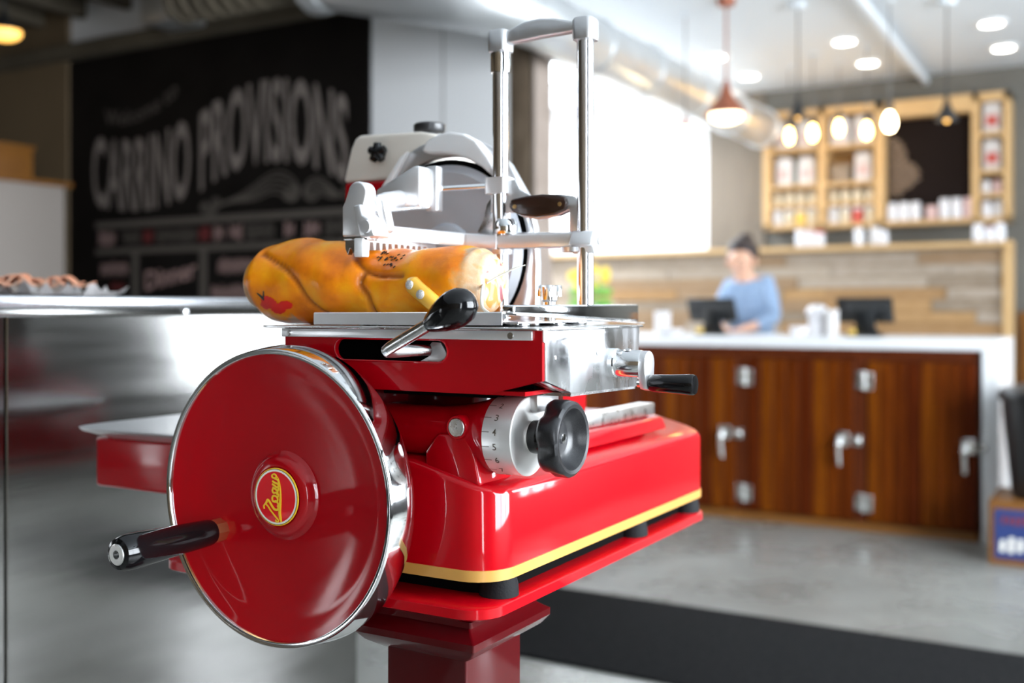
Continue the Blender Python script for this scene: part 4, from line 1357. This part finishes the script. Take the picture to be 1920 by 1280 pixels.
obj('top_handle', gb, 'cast_aluminium', sl)
b = BM()
arc = [(-.664, PYY - .012), (-.83, PYY - .012), (-.875, PYY - .018), (-.905, PYY - .045), (-.925, PYY - .09), (-.938, 1.235), (-.943, 1.215), (-.963, 1.222), (-.955, 1.26), (-.945, 1.30), (-.925, 1.345), (-.895, PYY + .005), (-.84, PYY + .014), (-.664, PYY + .014)]
prism(b, arc, 'z', 1.2885, 1.3105, .003, 3)
for v in b.verts:
    v.co.z += .011 * max(0, min(1, (-.83 - v.co.x) / .11))
cb_ = obj('cross_bar', b, 'polished_cast', sl)
b = BM(); prism(b, [(PYY - .022, 1.2905), (PYY - .012, 1.3115), (PYY + .012, 1.3115), (PYY + .018, 1.302), (PYY + .018, 1.286), (PYY - .010, 1.278), (PYY - .012, 1.2895)], 'x', -.698, -.662, .003, 2); obj('clamp_block', b, 'polished_cast', cb_)
b = BM(); lathe(b, [(0, 0), (.006, 0), (.0055, .002), (0, .0025)], (-.662, PYY + .005, 1.297), (1, 0, 0), 20); obj('clamp_bolt', b, 'steel', cb_)
for x in (-.8222, -.70):
    b = BM(); lathe(b, [(0, 1.282), (.0175, 1.282), (.0185, 1.2885), (0, 1.2885)], (x, PYY, 0), n=24); obj('bushing', b, 'cast_aluminium', cb_)
# D-shaped carrying handle with dark wooden grip
b = BM()
hp = [(-.838, 1.376), (-.812, 1.3925), (-.795, 1.391), (-.787, 1.376), (-.77, 1.367), (-.72, 1.366), (-.698, 1.362), (-.690, 1.352), (-.688, 1.310), (-.705, 1.310), (-.705, 1.343), (-.73, 1.334), (-.755, 1.3305), (-.78, 1.335), (-.795, 1.342), (-.81, 1.343), (-.812, 1.338), (-.824, 1.338), (-.838, 1.345)]
prism(b, hp, 'y', PYY - .004, PYY + .004, .0015, 2)
dh = obj('carry_handle', b, 'cast_aluminium', sl)
for s in (-1, 1):
    b = BM()
    gp = [(-.800, 1.351)] + [(-.800 + .006 * (1 - math.cos(PI / 2 * i / 4)), 1.351 + .011 * math.sin(PI / 2 * i / 4)) for i in range(1, 5)] + \
         [(-.77, 1.3655), (-.745, 1.3665), (-.72, 1.3645), (-.708, 1.361), (-.7045, 1.352), (-.708, 1.342), (-.725, 1.336), (-.755, 1.3335), (-.78, 1.337), (-.795, 1.343)]
    prism(b, gp, 'y', PYY + s * .0042, PYY + s * .014, .003, 3)
    g = obj('wooden_grip', b, 'dark_wood', dh)
    for x, z in ((-.790, 1.3505), (-.7155, 1.3505)):
        b = BM(); lathe(b, [(0, 0), (.0032, 0), (.003, .001), (0, .0012)], (x, PYY + s * .014, z), (0, s, 0), 14); obj('rivet', b, 'brass', dh)
b = BM(); loft(b, [(-.842, -.806, PYY - .017, PYY + .017, .006, 1.372), (-.842, -.806, PYY - .017, PYY + .017, .006, 1.396)]); obj('slide_clamp', b, 'polished_cast', dh)
b = BM(); lathe(b, [(0, 1.311), (.016, 1.311), (.0175, 1.3155), (.0175, 1.328), (.013, 1.334), (0, 1.334)], (-.812, PYY - .002, 0), n=20); obj('adjuster', b, 'chrome', dh)
# deflector plate by the left post
b = BM(); prism(b, [(-.845, 1.372), (-.815, 1.372), (-.815, 1.308), (-.862, 1.308), (-.872, 1.318), (-.862, 1.335), (-.855, 1.36)], 'y', PYY + .013, PYY + .018, .002); obj('deflector_plate', b, 'steel', sl)
# rod and wedge-shaped feed bracket
fb = obj('feed_bracket', prism(BM(), [(-.985, 1.352), (-.918, 1.348), (-.904, 1.349), (-.904, 1.409), (-.915, 1.410), (-.985, 1.378)], 'y', 1.285, 1.318, .004, 3), 'polished_cast', sl)
b = BM(); box(b, -.913, -.893, 1.312, 1.331, 1.3445, 1.412, .003, 2); obj('end_plate', b, 'cast_aluminium', fb)
b = BM(); tube(b, [(-.90, 1.335, 1.380), (-.83, PYY, 1.385)], .0045, 14); obj('feed_rod', b, 'chrome', fb)
b = BM(); tube(b, [(-.935, 1.215, 1.338), (-.905, 1.316, 1.352)], .003, 12); obj('thin_rod', b, 'chrome', fb)
# jaw head
jh = obj('jaw_head', prism(BM(), [(-.9615, 1.301), (-.921, 1.301), (-.9235, 1.342)] + [(-.9352 + .0165 * math.cos(a), 1.361 + .0165 * math.sin(a)) for a in [(-.35 + i * (PI * .95) / 10) for i in range(11)]] + [(-.957, 1.350), (-.9615, 1.343)], 'y', 1.178, 1.202, .003, 3), 'polished_cast', sl)
b = BM(); prism(b, [(-.938, 1.343), (-.925, 1.345), (-.921, 1.330), (-.910, 1.324), (-.9, 1.300), (-.915, 1.298), (-.926, 1.299)], 'y', 1.172, 1.21, .003, 3); obj('jaw_lug', b, 'polished_cast', jh)
b = BM(); lathe(b, [(0, 0), (.009, 0), (.0088, .004), (0, .005)], (-.914, 1.172, 1.313), (0, -1, 0), 24); obj('jaw_pivot', b, 'polished_cast', jh)
b = BM(); tube(b, [(-.924, 1.195, 1.345), (-.930, 1.235, 1.354), (-.945, 1.30, 1.364)], [.010, .013, .014], 16); obj('jaw_link', b, 'polished_cast', jh)
b = BM(); prism(b, [(-.920, 1.362), (-.9105, 1.351), (-.9, 1.31), (-.909, 1.305), (-.919, 1.330), (-.927, 1.352)], 'y', 1.205, 1.222, .003, 2); obj('jaw_strut', b, 'polished_cast', jh)
b = BM(); box(b, -.9605, -.918, 1.180, 1.205, 1.2955, 1.3015, .001); obj('jaw_washer', b, 'steel', jh)
b = BM(); box(b, -.939, -.9235, 1.176, 1.192, 1.272, 1.2985, .002); obj('jaw_pad', b, 'white_plastic', jh)
b = BM(); prism(b, [(-.959, 1.2965), (-.941, 1.2965), (-.941, 1.284), (-.9445, 1.2755), (-.948, 1.2845), (-.951, 1.2845), (-.9545, 1.2755), (-.959, 1.2845)], 'y', 1.182, 1.192, .0006, 1); obj('jaw_claw', b, 'steel', jh)
cp = [(1.185, 1.3035), (1.36, 1.3035), (1.36, 1.2935)]
y = 1.36
while y > 1.195:
    cp += [(y - .0045, 1.2935), (y - .0060, 1.2825), (y - .0095, 1.2825), (y - .0115, 1.2935)]
    y -= .0145
cp += [(1.185, 1.2935)]
b = BM(); prism(b, cp, 'x', -.934, -.926, .0003, 1); obj('toothed_comb', b, 'polished_cast', jh, 20)
b = BM(); box(b, -.945, -.922, 1.205, 1.362, 1.3005, 1.307, .002); obj('comb_holder', b, 'polished_cast', jh)

# --- blade, guard and sharpener housing
GY = 1.420
gc = (-.947, 1.292)
go = [(-.7846, 1.02), (-.7846, 1.2089), (-.7836, 1.2702), (-.7870, 1.3235), (-.8025, 1.3746), (-.832, 1.4225), (-.86, 1.449), (-.8943, 1.466), (-.934, 1.474), (-.972, 1.472), (-1.0, 1.463), (-1.0267, 1.4504), (-1.0462, 1.4309), (-1.0675, 1.402), (-1.095, 1.365), (-1.115, 1.30), (-1.115, 1.02)]
gh = [(gc[0] + .147 * math.cos(2 * PI * i / 56), gc[1] + .150 * math.sin(2 * PI * i / 56)) for i in range(56)]
gd = obj('blade_guard', prism(BM(), go, 'y', GY, GY + .018, .003, 2, holes=[gh]), 'cast_aluminium', sl, 30)
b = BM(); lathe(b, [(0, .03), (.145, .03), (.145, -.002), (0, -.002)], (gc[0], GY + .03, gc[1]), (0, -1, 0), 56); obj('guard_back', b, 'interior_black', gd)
cresc = [(-.9800, 1.4500), (-.9690, 1.4670), (-.950, 1.4740), (-.927, 1.4770), (-.902, 1.4720), (-.878, 1.4590), (-.856, 1.4330), (-.836, 1.400), (-.846, 1.400), (-.868, 1.4180), (-.890, 1.4300), (-.915, 1.4395), (-.940, 1.4440), (-.965, 1.4450)]
b = BM(); prism(b, cresc, 'y', GY - .024, GY - .002, .009, 5); obj('blade_cover', b, 'white_plastic', gd)
b = BM(); prism(b, [(-1.066, 1.402), (-1.030, 1.446), (-1.016, 1.455), (-1.020, 1.446), (-1.045, 1.412), (-1.072, 1.352), (-1.092, 1.352)], 'y', GY - .012, GY, .003, 2); obj('guard_lip', b, 'white_plastic', gd)
bl = obj('blade', lathe(BM(), [(0, .004), (.05, .006), (.105, .001), (.128, -.002), (.1405, .006), (.128, .009), (0, .009)], (gc[0], GY - .006, gc[1] - .004), (0, 1, 0), 96), 'blade_steel', sl, 25)
b = BM(); lathe(b, [(0, -.012), (.02, -.011), (.045, -.004), (.05, .004), (0, .004)], (gc[0], GY - .002, gc[1] - .004), (0, 1, 0), 32); obj('blade_hub', b, 'blade_steel', bl)
b = BM(); prism(b, [(-1.19, 1.0), (-1.03, 1.0), (-1.0, 1.30), (-1.0, 1.4175), (-1.18, 1.4175)], 'y', 1.452, 1.64, .006, 3); sh = obj('sharpener_body', b, 'red_enamel', sl)
b = BM(); prism(b, [(-1.181, 1.4175), (-1.0, 1.4175), (-.985, 1.485), (-1.02, 1.493), (-1.145, 1.497), (-1.156, 1.492), (-1.165, 1.475)], 'y', 1.45, 1.645, .006, 3); obj('sharpener_cover', b, 'cream_enamel', sh)
b = BM()
for i in range(5):
    a = i * 2 * PI / 5 + .3
    tube(b, [(-1.098, 1.438, 1.462), (-1.098 + .016 * math.cos(a), 1.438, 1.462 + .016 * math.sin(a))], [.009, .0065], 10)
lathe(b, [(0, -.02), (.008, -.02), (.011, 0), (.010, .006), (0, .008)], (-1.098, 1.438, 1.462), (0, -1, 0), 16)
obj('star_knob', b, 'black_plastic', sh)
b = BM(); lathe(b, [(0, 1.485), (.010, 1.485), (.010, 1.4975), (.025, 1.4985), (.027, 1.502), (.027, 1.511), (.024, 1.5135), (0, 1.514)], (-1.035, 1.50, 0), n=28); obj('top_knob', b, 'black_speckled', sh)
b = BM(); box(b, -1.045, -.985, 1.46, 1.52, 1.478, 1.488, .004); obj('cover_bracket', b, 'white_plastic', sh)

# ================================================================== the cured ham on the carriage
ME_X0, ME_X1 = -1.158, -.741


def interp(x, tab):
    for (a, va), (c, vc) in zip(tab[:-1], tab[1:]):
        if x <= c:
            t = max(0, (x - a) / (c - a))
            return va + (vc - va) * (t * t * (3 - 2 * t))
    return tab[-1][1]


TOP = [(-1.158, 1.2680), (-1.154, 1.279), (-1.143, 1.291), (-1.125, 1.3010), (-1.06, 1.3030), (-1.0, 1.2990), (-.955, 1.2880), (-.91, 1.2820), (-.87, 1.2815), (-.84, 1.2840), (-.79, 1.2880), (-.765, 1.284), (-.748, 1.274), (-.738, 1.262)]
BOT = [(-1.158, 1.211), (-1.154, 1.201), (-1.146, 1.192), (-1.12, 1.1815), (-1.08, 1.1785), (-1.0, 1.1795), (-.93, 1.184), (-.85, 1.1865), (-.78, 1.1865), (-.755, 1.192), (-.745, 1.197), (-.738, 1.205)]
YM = 1.228
CREASES = [((-1.115, 0.75), (-1.045, 0.15), (-1.02, -0.55), (-.99, -1.0)), ((-.965, 1.2), (-.935, .55), (-.90, 0.28), (-.86, .22)), ((-.925, .40), (-.93, .0), (-.918, -.4), (-.915, -.9))]
CP = [spline([(c[0], c[1] * .06, 0) for c in cc], 10) for cc in CREASES]


def meat_pt(x, a, push=0.0):
    """a: angle from the viewer's side (-Y) upward"""
    zt, zb = interp(x, TOP), interp(x, BOT)
    zc, rz = (zt + zb) / 2, (zt - zb) / 2
    ry = min(rz * 1.02, .062)
    lump = .0022 * math.sin(x * 37 + a * 2) + .0016 * math.sin(x * 71 - a * 3 + 1)
    dep = crease(x, a)
    k = (rz + lump - .0055 * dep + push) / rz
    return Vector((x, YM - ry * k * math.cos(a), zc + rz * k * math.sin(a)))


def crease(x, a):
    if a > PI:
        a -= 2 * PI
    d = 9
    for cp_ in CP:
        for p in cp_:
            d = min(d, (p.x - x) ** 2 + (p.y - a * .06) ** 2)
    return math.exp(-d / .0045 ** 2)


t = bmesh.new()
NX, NA = 110, 96
rings, vals = [], []
for i in range(NX + 1):
    x = ME_X0 + (ME_X1 - ME_X0) * i / NX
    ring = []
    for j in range(NA):
        a = 2 * PI * j / NA
        v = t.verts.new(meat_pt(x, a))
        left = max(0, 1 - (x - ME_X0) / .045)
        right = max(0, 1 - (ME_X1 - x) / .062)
        under = max(0, -math.sin(a) - .55) * (1.6 if x < -1.06 else 0)
        vals.append((max(left * .95, right * .95, min(1, under)), min(1, crease(x, a) * .9)))
        ring.append(v)
    rings.append(ring)
for r0, r1 in zip(rings[:-1], rings[1:]):
    for j in range(NA):
        t.faces.new((r0[j], r0[(j + 1) % NA], r1[(j + 1) % NA], r1[j]))
# rounded left end, flat sliced right end
for ring, dx, m_i in ((rings[0], -.006, 0), (rings[-1], .0015, 1)):
    c = Vector((sum(v.co.x for v in ring) / NA + dx, sum(v.co.y for v in ring) / NA, sum(v.co.z for v in ring) / NA))
    cur = ring
    for f in (.85, .55, .25):
        nr = []
        for v in ring:
            w = t.verts.new(c + (v.co - c) * f)
            w.co.x = v.co.x + dx * (1 - f * f)
            vals.append((.9, 0))
            nr.append(w)
        for j in range(NA):
            q = t.faces.new((cur[j], cur[(j + 1) % NA], nr[(j + 1) % NA], nr[j]))
            q.material_index = m_i
        cur = nr
    cv = t.verts.new(c)
    vals.append((.9, 0))
    for j in range(NA):
        q = t.faces.new((cur[j], cur[(j + 1) % NA], cv)); q.material_index = m_i
bmesh.ops.recalc_face_normals(t, faces=t.faces[:])
hm = thing('cured_ham', 'orange rinded cured ham lying on the slicer carriage', 'ham', (-.96, YM, 1.1785))
me = bpy.data.meshes.new('ham_body')
t.to_mesh(me); t.free()
a1 = me.attributes.new('pale', 'FLOAT', 'POINT')
a2 = me.attributes.new('crease', 'FLOAT', 'POINT')
for i, (p, c) in enumerate(vals):
    a1.data[i].value = p
    a2.data[i].value = c
put(me, 'ham_body', ['cured_rind', 'sliced_face'], hm, 60)


def patch(name, x0, x1, a0, a1_, m, shape=None, push=.0012, n=14):
    """printed mark following the rind: an oval or a polygon test in unit space"""
    b = BM()
    vs = {}
    for i in range(n + 1):
        for j in range(n + 1):
            vs[i, j] = b.verts.new(meat_pt(x0 + (x1 - x0) * i / n, a0 + (a1_ - a0) * j / n, push))
    for i in range(n):
        for j in range(n):
            u, w = (i + .5) / n * 2 - 1, (j + .5) / n * 2 - 1
            if shape is None or shape(u, w):
                b.faces.new((vs[i, j], vs[i + 1, j], vs[i + 1, j + 1], vs[i, j + 1]))
    for v in [v for v in b.verts if not v.link_faces]:
        b.verts.remove(v)
    return obj(name, b, m, hm)


blob = lambda u, w: (u + .35) ** 2 / .25 + (w - .3) ** 2 / .35 < 1 or (u - .1) ** 2 / .2 + (w + .25) ** 2 / .3 < 1 or (u - .6) ** 2 / .14 + (w - .0) ** 2 / .2 < 1 or (u + .7) ** 2 / .08 + (w + .05) ** 2 / .12 < 1
patch('red_stamp', -1.112, -1.052, -.86, -.33, 'ink_red', blob, .0012, 24)
b = BM()
tube(b, [meat_pt(-1.112, -.30, .001), meat_pt(-1.1005, -.43, .001), meat_pt(-1.0985, -.24, .001)], [.0008, .0028, .0008], 6)
obj('black_stamp', b, 'ink_black', hm)
random.seed(12)
b = BM()
for i in range(30):
    x = -.915 + .045 * random.random() + .0
    a = .95 - (x + .915) * 6 + random.uniform(-.25, .25)
    p, q = meat_pt(x, a, .0008), meat_pt(x + .003, a + .05, .0008)
    tube(b, [p, q], .0007, 5)
obj('dotted_stamp', b, 'ink_black', hm)
# yellow tag with two foil seals, hanging over the front of the ham
b = BM()
tg = [meat_pt(-.846, .06, .004), meat_pt(-.838, -.04, .005), meat_pt(-.826, -.20, .006), meat_pt(-.812, -.38, .006), meat_pt(-.800, -.60, .006)]
sp_ = spline(tg, 5)
for i, (p, q) in enumerate(zip(sp_[:-1], sp_[1:])):
    pass
tube(b, sp_, [.004 + .008 * min(1, i / 5) for i in range(len(sp_))], 14)
for v in b.verts:
    v.co.y = YM - .055 + (v.co.y - (YM - .055)) * .75
tgo = obj('yellow_tag', b, 'skin_yellow', hm)
for k in (6, 13):
    p = sp_[k]
    b = BM(); lathe(b, [(0, -.006), (.0065, -.006), (.0062, .0045), (.004, .006), (0, .0062)], (p.x, p.y - .0055, p.z), (0, -1, .12), 20); obj('foil_seal', b, 'foil', hm)
b = BM()
tube(b, spline([(-.742, 1.20, 1.232), (-.735, 1.185, 1.222), (-.731, 1.178, 1.207), (-.722, 1.168, 1.2), (-.708, 1.163, 1.193), (-.70, 1.164, 1.190)], 5), .0022, 8)
obj('string_tail', b, 'string', hm)
b = BM(); tube(b, spline([(-.740, 1.205, 1.234), (-.725, 1.21, 1.243), (-.705, 1.215, 1.2525), (-.690, 1.22, 1.2575)], 4), [.0014] * 10 + [.0008] * 3, 6); obj('string_tail', b, 'string', hm)

# ================================================================== the person behind the counter


def skin(verts, edges, radii, root=0, sub=2):
    me = bpy.data.meshes.new('skin')
    me.from_pydata([Vector(v) for v in verts], edges, [])
    o = bpy.data.objects.new('skin', me)
    COL.objects.link(o)
    md = o.modifiers.new('s', 'SKIN')
    md.use_smooth_shade = True
    for i, r in enumerate(radii):
        sv = me.skin_vertices[0].data[i]
        sv.radius = r if isinstance(r, tuple) else (r, r)
        sv.use_root = (i == root)
    s2 = o.modifiers.new('u', 'SUBSURF')
    s2.levels = s2.render_levels = sub
    out = bpy.data.meshes.new_from_object(o.evaluated_get(bpy.context.evaluated_depsgraph_get()))
    out.materials.clear()
    bpy.data.objects.remove(o)
    return out


pe = thing('person', 'person in a light blue denim shirt leaning over the counter, hair tied up', 'person', (-2.2, 6.95, 0))
V, E_, R_ = [], [], []


def nd(p, r, par=None):
    V.append(p); R_.append(r)
    if par is not None:
        E_.append((par, len(V) - 1))
    return len(V) - 1


pel = nd((-2.20, 6.97, .92), (.15, .12))
wai = nd((-2.20, 6.94, 1.10), (.125, .10), pel)
che = nd((-2.20, 6.87, 1.27), (.130, .11), wai)
neb = nd((-2.20, 6.82, 1.385), .075, che)
nec = nd((-2.205, 6.79, 1.435), .05, neb)
hb = nd((-2.21, 6.765, 1.485), .078, nec)
hm_ = nd((-2.212, 6.745, 1.535), .092, hb)
ht = nd((-2.212, 6.755, 1.585), .072, hm_)
jaw = nd((-2.215, 6.695, 1.455), .045, hb)
for s, sh_, el, wr in ((1, (-2.075, 6.85, 1.355), (-2.02, 6.83, 1.14), (-2.10, 6.62, 1.085)), (-1, (-2.325, 6.85, 1.325), (-2.39, 6.80, 1.13), (-2.30, 6.60, 1.085))):
    a = nd(sh_, .062, che)
    e = nd(el, .042, a)
    w = nd(wr, .027, e)
    pm = nd((wr[0] - s * .035, wr[1] - .05, 1.073), (.034, .018), w)
    for k in range(4):
        dx = (k - 1.5) * .017
        f1 = nd((wr[0] - s * .055 + dx, wr[1] - .095 + abs(k - 1.3) * .006, 1.072), .009, pm)
        nd((wr[0] - s * .066 + dx, wr[1] - .125 + abs(k - 1.3) * .01, 1.058), .008, f1)
    th = nd((wr[0] - s * .075, wr[1] - .045, 1.068), .010, pm)
    nd((wr[0] - s * .095, wr[1] - .075, 1.058), .009, th)
for s in (1, -1):
    hp_ = nd((-2.20 + s * .09, 6.98, .86), .095, pel)
    kn_ = nd((-2.20 + s * .10, 6.97, .48), .062, hp_)
    an = nd((-2.20 + s * .11, 7.0, .09), .04, kn_)
    nd((-2.20 + s * .12, 6.86, .04), .036, an)
body = put(skin(V, E_, R_, pel), 'body', 'skin', pe, 180)
# shirt over trunk and arms
V, E_, R_ = [], [], []
a0 = nd((-2.20, 6.97, .86), (.175, .145)); a1 = nd((-2.20, 6.94, 1.10), (.15, .125), a0); a2 = nd((-2.20, 6.87, 1.275), (.150, .13), a1); a3 = nd((-2.20, 6.825, 1.38), .088, a2)
nd((-2.203, 6.80, 1.415), .068, a3)
for s, sh_, el, wr in ((1, (-2.072, 6.85, 1.355), (-2.02, 6.83, 1.14), (-2.085, 6.645, 1.09)), (-1, (-2.328, 6.85, 1.325), (-2.39, 6.80, 1.13), (-2.315, 6.625, 1.09))):
    p = nd(sh_, .078, a2); q = nd(el, .058, p); nd(wr, .040, q)
put(skin(V, E_, R_, 0), 'denim_shirt', 'denim_shirt', pe, 180)
V, E_, R_ = [], [], []
a0 = nd((-2.20, 6.975, .93), (.165, .135))
for s in (1, -1):
    p = nd((-2.20 + s * .09, 6.98, .84), .11, a0); q = nd((-2.20 + s * .10, 6.97, .48), .078, p); nd((-2.20 + s * .11, 7.0, .10), .06, q)
put(skin(V, E_, R_, 0), 'trousers', 'trousers', pe, 180)
b = BM()
ball(b, (-2.212, 6.795, 1.565), .103, .10, .085, 20)
ball(b, (-2.212, 6.765, 1.605), .085, .085, .055, 18)
ball(b, (-2.205, 6.82, 1.655), .05, .05, .042, 16)
obj('hair', b, 'hair', pe)
b = BM()
tube(b, [(-2.213, 6.655, 1.515), (-2.215, 6.640, 1.490), (-2.215, 6.645, 1.478)], [.008, .014, .010], 10)
obj('nose', b, 'skin', pe)
b = BM(); tube(b, spline([(-2.24, 6.648, 1.455), (-2.215, 6.640, 1.450), (-2.19, 6.648, 1.455)], 4), .006, 8); obj('mouth', b, 'chalk_pink', pe)
for s in (1, -1):
    b = BM(); ball(b, (-2.213 + s * .034, 6.658, 1.518), .014, .008, .006, 10); obj('eye', b, 'hair', pe)
    b = BM(); ball(b, (-2.212 + s * .092, 6.76, 1.505), .012, .022, .032, 10); obj('ear', b, 'skin', pe)
